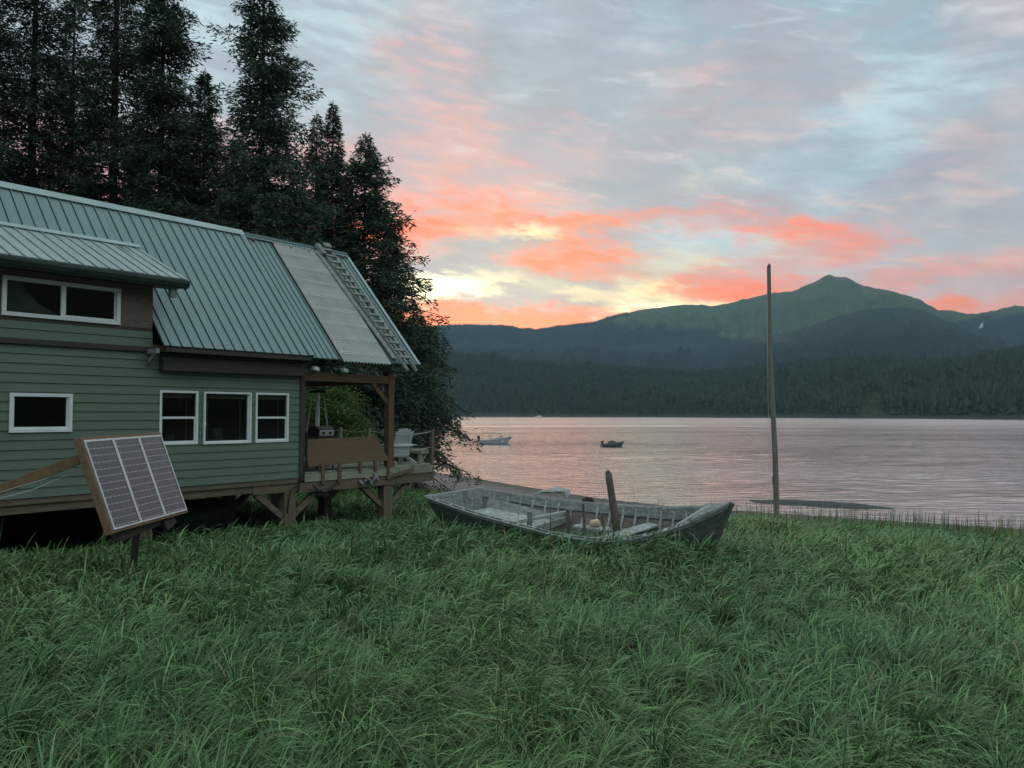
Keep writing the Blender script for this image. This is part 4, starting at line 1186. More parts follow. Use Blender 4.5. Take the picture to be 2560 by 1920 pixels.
o = t.build('net_float', M['gull_white']); tag(o, 'pale blue-white float hanging under the deck near the front beam', 'float')
t = MB(); t.tube([HW(1.7, 1.0, 2.75), HW(1.75, 1.4, 2.78), HW(1.78, 1.6, 2.74)], 0.012); t.parent = None
o2 = t.build('hanging_line', M['rope'], o); o2.matrix_parent_inverse = Matrix.Identity(4)

# cables down the corner post
t = MB(); t.tube([HW(0.15, -0.03, 4.6), HW(0.17, -0.06, 4.1), HW(0.20, -0.03, 3.9), HW(0.16, -0.06, 3.6), HW(0.12, -0.07, 3.3), HW(0.0, -0.08, 3.05), HW(-0.25, -0.05, 2.9), HW(-0.30, -0.02, 2.4)], 0.014, 6)
o = t.build('electric_cable', M['black']); tag(o, 'black cable running down the cabin corner to the stilts', 'cable')

# green tank behind the stilts, seen below the floor
tk = MB(); 
ctr = HW(-1.0, 2.0, 2.0)
tk.slab([HW(-1.75, 1.9, 1.9), HW(-0.35, 1.9, 1.9), HW(-0.65, 1.9, 2.45), HW(-1.0, 1.9, 2.75), HW(-1.4, 1.9, 2.45)], -N_ * 0.5)
tk = MB(); tk.tube([HW(-2.2, 2.0, 2.3), HW(-0.8, 2.0, 2.3)], 0.36, 20)
o = tk.build('storage_tank', mat('dark_green_paint', (0.05, 0.10, 0.06), 0.6)); tag(o, 'dark green cylindrical tank stored under the cabin floor', 'tank')

# ------------------------------------------------------------------ solar panel
PC = Vector((-5.1505, 10.7, 3.7165))
PR = Matrix(((0.06774, -0.93491, -0.34836), (0.99765, 0.06697, 0.01426), (0.01000, -0.34851, 0.93725)))
PW, PH = 1.878, 1.200
sp = bpy.data.objects.new('solar_panel', None); C.objects.link(sp)
sp.matrix_world = Matrix.Translation(PC) @ PR.to_4x4()
sp.location = PC; sp.rotation_euler = PR.to_euler()
tag(sp, 'three part solar panel in a brown wooden frame tilted in the grass', 'solar panel')
# local: x right, z up, -y towards the viewer
for i in range(3):
    x0 = -PW / 2 + i * PW / 3; x1 = x0 + PW / 3
    m_ = MB(); m_.box(x0 + 0.028, x1 - 0.028, -0.010, 0.0, -PH / 2 + 0.025, PH / 2 - 0.025); m_.build('cell_sheet', M['cells'], sp)
    m_ = MB(); m_.box(x0 + 0.001, x0 + 0.027, -0.018, 0.03, -PH / 2, PH / 2); m_.box(x1 - 0.027, x1 - 0.001, -0.018, 0.03, -PH / 2, PH / 2)
    m_.box(x0 + 0.027, x1 - 0.027, -0.0175, 0.03, -PH / 2, -PH / 2 + 0.024); m_.box(x0 + 0.027, x1 - 0.027, -0.0175, 0.03, PH / 2 - 0.024, PH / 2); m_.build('module_frame', M['alu'], sp)
m_ = MB()
e = 0.035
m_.box(-PW / 2 - e, PW / 2 + e, 0.0, 0.10, PH / 2 + 0.002, PH / 2 + e + 0.01); m_.box(-PW / 2 - e, PW / 2 + e, 0.0, 0.10, -PH / 2 - e, -PH / 2 - 0.002)
m_.box(-PW / 2 - e, -PW / 2 - 0.003, 0.001, 0.10, -PH / 2 - 0.0015, PH / 2 + 0.0015); m_.box(PW / 2 + 0.003, PW / 2 + e, 0.001, 0.10, -PH / 2 - 0.0015, PH / 2 + 0.0015)
m_.box(-PW / 2, PW / 2, 0.06, 0.08, -0.25, 0.25)
m_.build('wood_frame', M['frame_wood'], sp, 0.004)
Pi = (Matrix.Translation(PC) @ PR.to_4x4()).inverted()
LC = lambda v: Pi @ Vector(v)
m_ = MB(); m_.bar(LC(at(196, 1148, 10.0)), LC(at(-260, 1325, 9.6)), 0.05, 0.125, up=LC(Vector(PC) + Vector((0, 0, 1)))); m_.build('support_arm', M['frame_wood'], sp, 0.004)
gzp = gz(-5.2, 11.0)
m_ = MB(); m_.bar((-PW / 2 + 0.25, 0.16, -PH / 2 - 0.09), (PW / 2 - 0.45, 0.16, -PH / 2 - 0.02), 0.09, 0.13); m_.bar((-0.1, 0.20, -PH / 2 - 0.05), LC((-5.45, 11.1, gzp - 0.3)), 0.07, 0.07); m_.bar((PW / 2 - 0.55, 0.10, -PH / 2 - 0.13), (PW / 2 - 0.25, 0.10, -PH / 2 - 0.05), 0.06, 0.14); m_.build('support_post', M['bark'], sp, 0.004)
m_ = MB(); m_.tube([LC(at(205, 1172, 10.1)), LC(at(80, 1225, 9.8)), LC(at(-60, 1262, 9.6))], 0.006, 6); m_.tube([LC(at(200, 1160, 10.1)), LC(at(110, 1198, 9.9)), LC(at(-30, 1240, 9.7))], 0.005, 6); m_.build('cable', M['rope'], sp)

# ------------------------------------------------------------------ old dory
NEAR = [[-1.806, 16.293, 2.854], [-1.328, 15.909, 2.739], [-0.845, 15.531, 2.627], [-0.353, 15.166, 2.541], [0.154, 14.821, 2.458], [0.679, 14.504, 2.365], [1.244, 14.249, 2.305], [1.849, 14.057, 2.295], [2.491, 13.921, 2.432], [3.164, 13.832, 2.661], [3.877, 13.803, 2.987]]
FAR = [[-0.661, 17.798, 2.894], [-0.106, 17.574, 2.821], [0.442, 17.337, 2.764], [0.978, 17.077, 2.725], [1.497, 16.787, 2.702], [1.994, 16.46, 2.697], [2.45, 16.062, 2.709], [2.862, 15.591, 2.738], [3.236, 15.056, 2.792], [3.577, 14.463, 2.88], [3.877, 13.803, 2.987]]
NEAR = np.array(NEAR); FAR = np.array(FAR); SS = np.linspace(0, 1, 11)
NEAR[-1] += (-0.02, -0.03, 0); FAR[-1] += (0.02, 0.03, 0)


def crv(A, s):
    # catmull-rom through stations
    s = min(max(s, 0), 1) * 10; i = min(int(s), 9); f = s - i
    P = [A[min(max(i + k_, 0), 10)] for k_ in (-1, 0, 1, 2)]
    return 0.5 * ((2 * P[1]) + (-P[0] + P[2]) * f + (2 * P[0] - 5 * P[1] + 4 * P[2] - P[3]) * f * f + (-P[0] + 3 * P[1] - 3 * P[2] + P[3]) * f ** 3)


DN = np.array([0.06, 0.12, -0.99]); DN /= np.linalg.norm(DN)
AX = np.array([0.85, -0.527, 0.0])


def hullp(s, t, d, inset=0.0):
    """s 0 stern..1 bow, t -1 near..+1 far, d 0 gunwale..1 bottom"""
    n_, f_ = crv(NEAR, s), crv(FAR, s); mid = (n_ + f_) / 2; hf = (f_ - n_) / 2
    L_ = np.linalg.norm(hf); hf = hf * max(0.01, (L_ - inset)) / L_
    k_ = 1 - (0.38 + 0.30 * max(0, s - 0.6) / 0.4) * d ** 1.25
    depth = 0.66 + 0.30 * max(0, (s - 0.55) / 0.45) ** 1.5
    rake = AX * (0.16 * d * max(0, 1 - s * 5) - 0.42 * d * max(0, (s - 0.75) / 0.25) ** 1.5)
    base = mid + hf * t * k_
    # keep the sides' own gunwale height at the top, level out at the bottom
    z_lvl = mid[2]
    base = base + np.array([0, 0, (z_lvl - base[2]) * 0.0 * d])
    return Vector(base + DN * depth * d + rake)


dory = empty('wooden_dory', (1.3, 15.5, 1.9))
tag(dory, 'old silver grey open wooden boat lying in the tall grass', 'boat')
OFF = Vector((-1.3, -15.5, -1.9))
HP = lambda s, t, d, inset=0.0: hullp(s, t, d, inset) + OFF
ds = [0, 0.2, 0.4, 0.6, 0.8, 1.0]; sv = np.linspace(0, 1, 33)


def side(t, inset, name, m):
    vs = []; fs = []
    for s in sv:
        for j, d in enumerate(ds):
            vs.append(HP(s, t, d, inset))
            if j < len(ds) - 1: vs.append(HP(s, t, ds[j + 1] - 0.004, inset - 0.018 if inset < 0.02 else inset + 0.012))
    nn = 2 * len(ds) - 1
    for i in range(len(sv) - 1):
        for j in range(nn - 1): fs.append((i * nn + j, (i + 1) * nn + j, (i + 1) * nn + j + 1, i * nn + j + 1))
    mb = MB(); mb.add(vs, fs); return mb


for t_, nm in ((-1, 'hull_side'), (1, 'hull_side')):
    mb = side(t_, 0.0, nm, None); o = mb.build(nm, M['hull'], dory)
    mb = side(t_, 0.03, nm, None); o = mb.build('hull_lining', M['hull_in'], dory)
mb = MB(); vs = []; fs = []
for s in sv: vs += [HP(s, -1, 1), HP(s, -0.3, 1.02), HP(s, 0.3, 1.02), HP(s, 1, 1)]
for i in range(len(sv) - 1):
    for j in range(3): fs.append((i * 4 + j, i * 4 + 4 + j, i * 4 + 5 + j, i * 4 + 1 + j))
mb.add(vs, fs); mb.build('hull_bottom', M['hull'], dory)
mb = MB()
for s0, s1, w_ in ((0.30, 0.92, 0.62),):
    pass
for i in range(7):
    t0 = -0.80 + i * 0.23; t1 = t0 + 0.215
    lo = [HP(0.04, t0, 0.93), HP(0.04, t1, 0.93), HP(0.88, t1 * 0.9, 0.95), HP(0.88, t0 * 0.9, 0.95)]
    mb.slab(lo, (0, 0, 0.02))
mb.build('floorboards', M['hull_in'], dory)
# transom, planked
for i in range(5):
    t0 = -1 + i * 0.4; t1 = t0 + 0.388
    mb = MB(); ax = Vector(AX) * 0.035
    q = [HP(0, t0, -0.03), HP(0, t1, -0.03), HP(0, t1, 1), HP(0, t0, 1)]
    mb.slab(q, ax); mb.build('transom_plank', M['greywood'], dory, 0.003)
mb = MB(); mb.bar(HP(0, -1.02, -0.04), HP(0, 1.02, -0.04), 0.07, 0.035); mb.build('transom_cap', M['greywood_l'], dory, 0.004)


def strip(t, inset, d0, d1, wid, name, m, s0=0.0, s1=1.0, n=40, side_in=1):
    """rail following the gunwale: rectangular section, 'wid' inwards"""
    mb = MB(); secs = []
    for i in range(n + 1):
        s = s0 + (s1 - s0) * i / n
        a = HP(s, t, d0, inset); b = HP(s, t, d1, inset)
        L_ = max(0.02, inset + wid)
        c = HP(s, t, d1, L_); d = HP(s, t, d0, L_)
        secs.append([a, b, c, d])
    vs = [p for q in secs for p in q]
    fs = [(i * 4 + j, i * 4 + (j + 1) % 4, i * 4 + 4 + (j + 1) % 4, i * 4 + 4 + j) for i in range(n) for j in range(4)]
    fs += [(3, 2, 1, 0), (n * 4, n * 4 + 1, n * 4 + 2, n * 4 + 3)]
    mb.add(vs, fs); return mb.build(name, m, dory, 0.0)


strip(-1, -0.035, -0.03, 0.07, 0.05, 'outer_rail', M['greywood'])
strip(-1, 0.13, -0.02, 0.04, 0.03, 'inner_rail', M['greywood_l'], 0.02, 0.93)
strip(1, -0.02, -0.03, 0.02, 0.06, 'outer_rail', M['greywood'])
strip(1, 0.042, -0.02, 0.24, 0.035, 'far_clamp_board', M['greywood'], 0.01, 0.97)
for i in range(16):
    s = 0.05 + i * 0.056
    if s > 0.90: break
    mb = MB(); a = HP(s, -1, 0.0, 0.02); b = HP(s, -1, 0.0, 0.13); mb.bar(a, b, 0.05, 0.045); mb.build('rail_block', M['greywood_l'], dory, 0.004)
for i in range(17):
    s = 0.06 + i * 0.052
    for t_ in (-1, 1):
        if s < 0.2 and t_ == 1 and i % 2: pass
        mb = MB()
        pts = [HP(s, t_, d, 0.062) for d in (0.05, 0.3, 0.55, 0.8, 0.97)]
        for a, b in zip(pts[:-1], pts[1:]): mb.bar(a, b, 0.042, 0.045, up=AX)
        mb.build('rib', M['greywood_l'], dory)
# stern platform, side bench, thwarts
mb = MB()
for i in range(6):
    t0 = -0.86 + i * 0.29; t1 = t0 + 0.28
    mb.slab([HP(0.05, t0, 0.56), HP(0.05, t1, 0.56), HP(0.33, t1 * 1.0, 0.62), HP(0.33, t0 * 1.0, 0.62)], (0, 0, 0.022))
mb.build('stern_platform', M['greywood_l'], dory, 0.002)
mb = MB(); mb.slab([HP(0.04, 0.93, 0.22), HP(0.36, 0.93, 0.46), HP(0.36, 0.88, 0.62), HP(0.04, 0.88, 0.55)], Vector((-0.02, -0.03, 0))); mb.build('side_plank', M['greywood'], dory)
mb = MB(); mb.slab([HP(0.42, 0.80, 0.60), HP(0.70, 0.74, 0.52), HP(0.70, 0.48, 0.52), HP(0.42, 0.56, 0.60)], (0, 0, 0.03)); mb.build('side_bench', M['greywood_l'], dory, 0.004)
mb = MB(); mb.bar(HP(0.34, -0.94, 0.06), HP(0.36, 0.90, 0.30), 0.10, 0.07); mb.build('thwart', M['greywood_l'], dory, 0.01)
mb = MB(); mb.bar(HP(0.38, -0.9, 0.34), HP(0.385, 0.86, 0.44), 0.05, 0.14); mb.build('thwart', M['greywood'], dory, 0.006)
mb = MB(); mb.slab([HP(0.615, -0.86, 0.18), HP(0.70, 0.86, 0.40), HP(0.70, 0.80, 0.72), HP(0.66, -0.1, 0.72), HP(0.62, -0.8, 0.45)], Vector(AX) * 0.03); mb.build('bulkhead_board', M['greywood'], dory, 0.004)
mb = MB(); mb.slab([HP(0.60, -0.88, 0.15), HP(0.69, 0.88, 0.37), HP(0.735, 0.86, 0.40), HP(0.65, -0.88, 0.18)], (0, 0, 0.03)); mb.build('thwart', M['greywood_l'], dory, 0.004)
mb = MB(); mb.slab([HP(0.90, -0.98, -0.03), HP(1.0, 0, -0.03), HP(0.90, 0.98, -0.03)], (0, 0, 0.03)); mb.build('breasthook', M['greywood'], dory, 0.004)
mb = MB(); mb.bar(HP(1.0, 0, -0.05) + Vector((0.02, -0.01, 0)), HP(1.0, 0, 1.0) + Vector((0.02, -0.01, 0)), 0.07, 0.07); mb.build('stem_post', M['hull'], dory, 0.004)
# painter rope round the bow
mb = MB()
for k_ in (0, 1):
    s = 0.865 + 0.012 * k_
    mb.tube([HP(0.93, 0.5, -0.07), HP(0.90 + 0.01 * k_, 0.0, -0.08), HP(s, -0.9, -0.07), HP(s - 0.002, -1.04, 0.02), HP(s - 0.0, -1.06, 0.3), HP(s + 0.012, -1.03, 0.62), HP(s + 0.02, -1.0, 1.0)], 0.012, 7)
mb.build('rope', M['rope'], dory)

# things standing or lying in the boat
def stake(px, py0, py1, Y, w_, m, name, label, lean=0.0, px1=None):
    a = at(px if px1 is None else px1, py1, Y); b = at(px, py0, Y)
    mb = MB(); mb.bar(a, b, w_, w_ * 0.7, up=(0.3, -1, 0), w2=w_ * 0.92)
    o = mb.build(name, m, None, 0.006); tag(o, label, 'post'); return o


mb = MB()
A = at(1546, 1322, 15.6); B = at(1521, 1183, 15.6)
A.z -= 0.25
pts = [A + (B - A) * f for f in (0, 0.3, 0.6, 0.9, 1.0)]
mb.tube(pts, [0.085, 0.082, 0.075, 0.072, 0.066], 10)
mb.tube([B, B + Vector((-0.03, 0, 0.05))], [0.06, 0.03], 8)
o = mb.build('mooring_post', M['mast']); tag(o, 'thick dark round post leaning left, standing up out of the old boat', 'post')
stake(1324, 1279, 1318, 15.6, 0.10, M['greywood'], 'short_stake', 'wide grey board end standing in the boat beside the crossbeam')
stake(1420, 1273, 1340, 15.3, 0.07, M['mast'], 'short_stake', 'dark square stake in the boat just right of the buoy')
stake(1458, 1259, 1345, 15.3, 0.055, M['mast'], 'short_stake', 'slender near black stake in the boat, tallest but for the thick post', px1=1462)
stake(1505, 1286, 1345, 15.2, 0.06, M['mast'], 'short_stake', 'short brown stake with a pale top in the boat left of the thick post', px1=1512)
bc = hullp(0.50, 0.66, 0.56)
mb = MB(); d_ = Vector((0.35, -0.3, 0.12)).normalized()
mb.tube([bc + Vector((0, 0, 0.10)) - d_ * 0.11, bc + Vector((0, 0, 0.10)) - d_ * 0.08, bc + Vector((0, 0, 0.10)) + d_ * 0.08, bc + Vector((0, 0, 0.10)) + d_ * 0.11], [0.05, 0.075, 0.075, 0.045], 16)
o = mb.build('fishing_float', M['buoy']); tag(o, 'faded peach cylindrical float lying on the boat side bench', 'float')

# ------------------------------------------------------------------ pole by the water
PB = Vector((8.62, 25.3, 0)); PB.z = gz(PB.x, PB.y) - 0.3
PT = at(1921, 668, 25.3)
fp = empty('driftwood_pole', PB); tag(fp, 'tall thin weathered pole standing in the grass at the water edge', 'pole')
mb = MB(); rnd = random.Random(2); pts = []; rs2 = []
for i in range(24):
    f = i / 23; p = (PT - PB) * f + Vector((0.03 * math.sin(f * 7) * (1 - f * 0.4), 0.02 * math.sin(f * 9 + 1), 0)); pts.append(p); rs2.append(0.098 - 0.036 * f)
mb.tube(pts, rs2, 12, False)
mb.tube([pts[-1], pts[-1] + Vector((0.015, 0, 0.06)), pts[-1] + Vector((0.02, 0, 0.13))], [rs2[-1], 0.05, 0.012], 12)
mb.build('pole', M['pole'], fp)
mb = MB(); mb.tube([pts[-2] + Vector((-0.07, -0.02, 0)), pts[12] + Vector((-0.15, -0.03, 0)), pts[2] + Vector((-0.17, -0.05, 0)), pts[1] + Vector((-0.10, -0.05, 0))], 0.006, 6); mb.build('halyard', M['rope'], fp)
mb = MB(); mb.bar(pts[5] + Vector((-0.11, -0.04, -0.15)), pts[5] + Vector((-0.11, -0.04, 0.1)), 0.03, 0.03); mb.build('cleat', M['mast'], fp)

# ------------------------------------------------------------------ driftwood on the beach
def log(pts, rs_, name, m, label, cat='driftwood'):
    mb = MB(); mb.tube(pts, rs_, 12); o = mb.build(name, m); tag(o, label, cat); return o


b0 = at(1318, 1246, 33.5); b1 = at(1345, 1229, 33.8); b2 = at(1385, 1220, 34.0); b3 = at(1414, 1228, 33.8); b4 = at(1416, 1243, 33.6)
mb = MB()
wd = Vector((0.25, 0.75, 0.0))
mb.slab([b0, b1, b2, b3, b4, b3 - Vector((0.12, 0, 0.14)), b2 - Vector((0, 0, 0.17)), b1 - Vector((-0.12, 0, 0.14))], wd)
o = mb.build('boat_wreck', M['greywood_l'], None, 0.02); tag(o, 'bleached curved hull fragment lying on the beach behind the old boat', 'wreckage')
st0 = at(1469, 1252, 31.5)
mb = MB(); mb.tube([st0 + Vector((-0.2, 0, -0.15)), st0 + Vector((-0.15, 0, -0.03)), st0 + Vector((-0.03, 0, 0.04)), st0 + Vector((0.15, 0, 0.02)), st0 + Vector((0.26, 0, -0.14))], [0.09, 0.12, 0.14, 0.11, 0.07], 10)
o = mb.build('driftwood_root', M['bark']); tag(o, 'small dark humped root on the beach just left of the thick post', 'driftwood')
for i, (px, py, Y, ln_, an, lab) in enumerate([(1150, 1236, 31, 1.6, 0.15, 'slim brown log lying on the weed strip, leftmost on the beach'), (1262, 1240, 32.5, 1.2, -0.1, 'short brown log on the weed strip behind the transom'),
                                               (1515, 1255, 31.5, 1.5, 0.1, 'brown log at the grass edge right of the humped root'), (1425, 1257, 31.0, 2.2, 0.05, 'long dark log lying behind the middle of the old boat')]):
    c = at(px, py, Y); c.z = gz(c.x, c.y) + 0.05; dv = Vector((math.cos(an), math.sin(an), 0)) * ln_ / 2
    log([c - dv, c - dv * 0.3 + Vector((0, 0, 0.03)), c + dv * 0.5, c + dv], [0.07, 0.10, 0.09, 0.05], 'driftwood_log', M['mast'], lab)
for i, (px, py, lab) in enumerate([(1246, 1228, 'small white stone on the beach behind the boat, left of the wreckage'), (1284, 1233, 'larger white stone on the beach next to the hull fragment')]):
    c = at(px, py, 31.0); c.z = gz(c.x, c.y) + 0.02
    mb = MB(); r_ = 0.12 + 0.05 * i; mb.lathe([(0.0, -0.05), (r_, -0.02), (r_ * 0.95, 0.05), (r_ * 0.5, 0.10), (0, 0.11)], c, 9)
    o = mb.build('white_stone', M['stone_white']); tag(o, lab, 'stone')


# ------------------------------------------------------------------ boats on the water
def small_hull(L, B, D, sheer=0.25):
    outer = []
    n = 15
    for i in range(n):
        s = i / (n - 1)
        b = B / 2 * (0.82 + 0.18 * math.sin(min(s / 0.4, 1) * PI / 2)) if s < 0.45 else B / 2 * max(0.02, math.cos((s - 0.45) / 0.55 * PI / 2) ** 0.7)
        g_ = D + sheer * s ** 2 * 1.4
        x = -L / 2 + L * s
        kx = x - 0.10 * L * max(0, (s - 0.7) / 0.3) ** 1.5
        outer.append([(x, -b, g_), (kx, -b * 0.72, 0.05), (kx, 0, -0.12 + 0.25 * max(0, s - 0.75)), (kx, b * 0.72, 0.05), (x, b, g_)])
    mb = MB(); vs = [p for r in outer for p in r]
    fs = [(i * 5 + j, i * 5 + j + 1, i * 5 + 6 + j, i * 5 + 5 + j) for i in range(n - 1) for j in range(4)] + [(0, 1, 2, 3, 4)]
    mb.add(vs, fs)
    inner = MB(); vs = []
    for r in outer:
        x, b, g_ = r[4]; bb = max(0.01, b - 0.05); vs += [(x, -bb, g_ - 0.01), (x, -bb * 0.8, g_ - D * 0.62), (x, bb * 0.8, g_ - D * 0.62), (x, bb, g_ - 0.01)]
    fs = [(i * 4 + j, i * 4 + j + 1, i * 4 + 5 + j, i * 4 + 4 + j) for i in range(n - 1) for j in range(3)]
    inner.add(vs, fs)
    rails = MB()
    for j in (0, 4): rails.tube([r[j] for r in outer], 0.035, 6)
    return mb, inner, rails


def outboard(root, x, z, k=1.0):
    m_ = MB(); m_.tube([(x - 0.05 * k, 0, z + 0.30 * k), (x - 0.12 * k, 0, z + 0.62 * k), (x - 0.22 * k, 0, z + 0.80 * k)], [0.13 * k, 0.24 * k, 0.13 * k], 10)
    m_.bar((x - 0.08 * k, 0, z + 0.32 * k), (x - 0.42 * k, 0, z - 0.12 * k), 0.10 * k, 0.17 * k); m_.bar((x - 0.36 * k, 0, z - 0.05 * k), (x - 0.56 * k, 0, z + 0.0), 0.05 * k, 0.14 * k); m_.bar((x + 0.1, 0, z + 0.1), (x - 0.15 * k, 0, z + 0.35 * k), 0.2 * k, 0.12 * k)
    return m_.build('outboard_motor', M['black'], root)


b = empty('aluminium_skiff', (-2.62, 120.3, 0.0), rad(6)); tag(b, 'grey open motorboat with raised windscreen frame and rods, anchored on the left', 'boat')
h1, h2, h3 = small_hull(5.0, 1.9, 0.62, 0.42)
h1.build('hull', M['boat_paint'], b); h2.build('cockpit', M['boat_dark'], b); h3.build('gunwale', M['alu'], b)
outboard(b, -2.45, 0.35, 1.15)
m_ = MB()
for sy in (-0.6, 0.6): m_.bar((0.35, sy, 0.75), (0.95, sy, 1.35), 0.05, 0.05); m_.bar((1.2, sy, 0.9), (0.95, sy, 1.35), 0.05, 0.05)
m_.bar((0.95, -0.6, 1.35), (0.95, 0.6, 1.35), 0.05, 0.05); m_.bar((0.95, 0, 1.35), (0.7, 0, 1.62), 0.05, 0.05); m_.bar((0.55, 0, 1.62), (0.85, 0, 1.66), 0.10, 0.06); m_.build('windscreen_frame', M['boat_dark'], b)
m_ = MB(); m_.slab([(-0.3, -0.5, 0.6), (0.6, -0.5, 0.6), (0.5, -0.5, 0.95), (0.1, -0.5, 0.85), (-0.3, -0.5, 0.8)], (0, 1.0, 0)); m_.build('console', M['boat_dark'], b)
for x, y, l_, tl_ in ((-1.85, 0.5, 1.5, 0.0), (-0.75, -0.4, 1.5, -0.5), (-0.6, 0.4, 1.4, 0.15), (-0.5, -0.2, 1.0, -0.35)):
    m_ = MB(); m_.tube([(x, y, 0.6), (x + tl_, y, 0.6 + l_)], 0.022, 5); m_.build('fishing_rod', M['boat_dark'], b)
m_ = MB(); m_.bar((0.98, -0.98, 0.25), (1.2, -0.96, 0.6), 0.05, 0.12); m_.build('fender', M['gull_white'], b)

b = empty('dark_skiff', (14.4, 110.0, 0.0), rad(4)); tag(b, 'small dark open skiff with a tilted outboard, anchored right of the grey motorboat', 'boat')
h1, h2, h3 = small_hull(3.1, 1.4, 0.42, 0.30)
h1.build('hull', M['boat_dark'], b); h2.build('cockpit', M['boat_dark'], b); h3.build('gunwale', M['boat_paint'], b)
outboard(b, -1.5, 0.18, 0.85)
m_ = MB(); m_.tube([(-0.8, 0, 0.42), (-0.3, 0, 0.6), (0.3, 0, 0.52), (0.7, 0, 0.5)], [0.15, 0.34, 0.28, 0.1], 10); m_.build('gear_cover', M['boat_dark'], b)

cr = empty('cabin_cruiser', (45.0, 1310.0, 0.0), rad(3)); tag(cr, 'distant white cabin cruiser near the far shore', 'boat')
h1, h2, h3 = small_hull(11, 3.6, 1.3, 0.9); h1.build('hull', M['gull_white'], cr); h2.build('cockpit', M['gull_white'], cr)
m_ = MB(); m_.hexa([(-1.5, -1.3, 1.3), (3.2, -1.1, 1.5), (3.2, 1.1, 1.5), (-1.5, 1.3, 1.3)], [(-1.2, -1.1, 3.4), (1.9, -0.9, 3.4), (1.9, 0.9, 3.4), (-1.2, 1.1, 3.4)]); m_.build('cabin', M['gull_white'], cr)
m_ = MB(); m_.box(-0.9, 1.6, -1.24, 1.24, 2.4, 3.0); m_.build('window', M['black'], cr)
m_ = MB(); m_.tube([(0, 0, 3.4), (0, 0, 6.0)], 0.06); m_.build('mast', M['gull_white'], cr)


# ------------------------------------------------------------------ spruces
def spruce_np(seed, H, R, base=0.08, dens=1.0, top_pow=0.75, lean=0.0, gaps=0.0, wide_at=0.0, side_bias=0.0, flare=0.0, spray=1.0):
    rg = np.random.RandomState(seed)
    nb = int(H * 27 * dens)
    t = np.sort(rg.rand(nb) ** 0.92)
    z = H * (base + (0.992 - base) * t)
    prof = np.minimum((1 - t) ** top_pow, (1 - t) * 1.9 + 0.01)
    if wide_at > 0: prof = np.minimum(prof, (0.45 + t / wide_at * 0.55))
    lump = 0.62 + 0.62 * fbm(z / 1.4, np.zeros(nb) + seed, 3, seed) + 0.18 * rg.randn(nb)
    lump = lump * np.where(rg.rand(nb) < 0.30, 1.16, 0.70)
    ln_ = R * prof * np.clip(lump, 0.25, 1.75) + 0.12
    if gaps > 0:
        kp = rg.rand(nb) > gaps; t, z, ln_, prof = t[kp], z[kp], ln_[kp], prof[kp]; nb = len(t)
    az = rg.rand(nb) * 2 * PI
    ln_ *= 1 + side_bias * np.cos(az)
    up0 = 0.50 * t - 0.10 + rg.randn(nb) * 0.12          # rise at the root, more at the top
    droop = (0.50 - 0.30 * t) * (0.7 + 0.6 * rg.rand(nb))
    dirx, diry = np.cos(az), np.sin(az)
    trunk_x = lean * z

    def bp(bi, s):
        L_ = ln_[bi]
        zz_ = z[bi] + L_ * (up0[bi] * s - droop[bi] * s * s + 0.30 * droop[bi] * s ** 4)
        return np.stack([trunk_x[bi] + dirx[bi] * L_ * s, diry[bi] * L_ * s, zz_], 1)
    # needle sprays
    cnt = np.maximum(6, (ln_ * 60 * spray)).astype(int)
    bi = np.repeat(np.arange(nb), cnt); n = len(bi)
    s = 0.05 + 0.95 * rg.rand(n) ** 0.95
    p0 = bp(bi, s)
    tw = (1.05 - s) * ln_[bi] * 0.42 + 0.10
    off = rg.randn(n) * 0.55; side_ = off * tw * 1.15
    px_ = p0[:, 0] - diry[bi] * side_ + dirx[bi] * np.abs(side_) * 0.5
    py_ = p0[:, 1] + dirx[bi] * side_ + diry[bi] * np.abs(side_) * 0.5
    hang = np.abs(rg.randn(n)) * 0.16 * (1 + 0.8 * (1 - t[bi]))
    pz_ = p0[:, 2] - np.abs(side_) * 0.18 - hang
    P = np.stack([px_, py_, pz_], 1)
    # spray direction: outward + sideways + down a little
    sg = np.sign(off)
    D = np.stack([dirx[bi] * 0.8 - diry[bi] * sg * 0.6, diry[bi] * 0.8 + dirx[bi] * sg * 0.6, -0.25 + 0.35 * rg.randn(n)], 1) + rg.randn(n, 3) * 0.35
    D /= np.linalg.norm(D, axis=1, keepdims=True)
    W = np.cross(D, rg.randn(n, 3)); W /= np.linalg.norm(W, axis=1, keepdims=True)
    l_ = rg.uniform(0.14, 0.34, n)[:, None]; w_ = rg.uniform(0.017, 0.040, n)[:, None]
    a = P - D * l_ * 0.3; b = P + D * l_ * 0.25 + W * w_; c = P + D * l_ * 0.75; d = P + D * l_ * 0.2 - W * w_
    V = np.stack([a, b, c, d], 1).reshape(-1, 3)
    Fq_ = np.arange(4 * n).reshape(n, 4)
    # branches: three sided tapered sticks, 4 rings
    ss = np.array([0, 0.3, 0.6, 0.9]); rings = []
    bidx = np.arange(nb)
    for q in ss:
        c0 = bp(bidx, np.full(nb, q)); r_ = (0.012 + 0.013 * ln_) * (1 - q * 0.85)
        for k_ in range(3):
            an = k_ * 2.094
            rings.append(c0 + np.stack([-diry * np.cos(an) * r_, dirx * np.cos(an) * r_, np.sin(an) * r_], 1))
    Rg = np.stack(rings, 1)                             # nb,12,3
    VB = Rg.reshape(-1, 3); fb = []
    for i in range(3):
        for k_ in range(3):
            fb.append(np.stack([bidx * 12 + i * 3 + k_, bidx * 12 + i * 3 + (k_ + 1) % 3, bidx * 12 + (i + 1) * 3 + (k_ + 1) % 3, bidx * 12 + (i + 1) * 3 + k_], 1))
    return V, Fq_, VB, np.concatenate(fb)


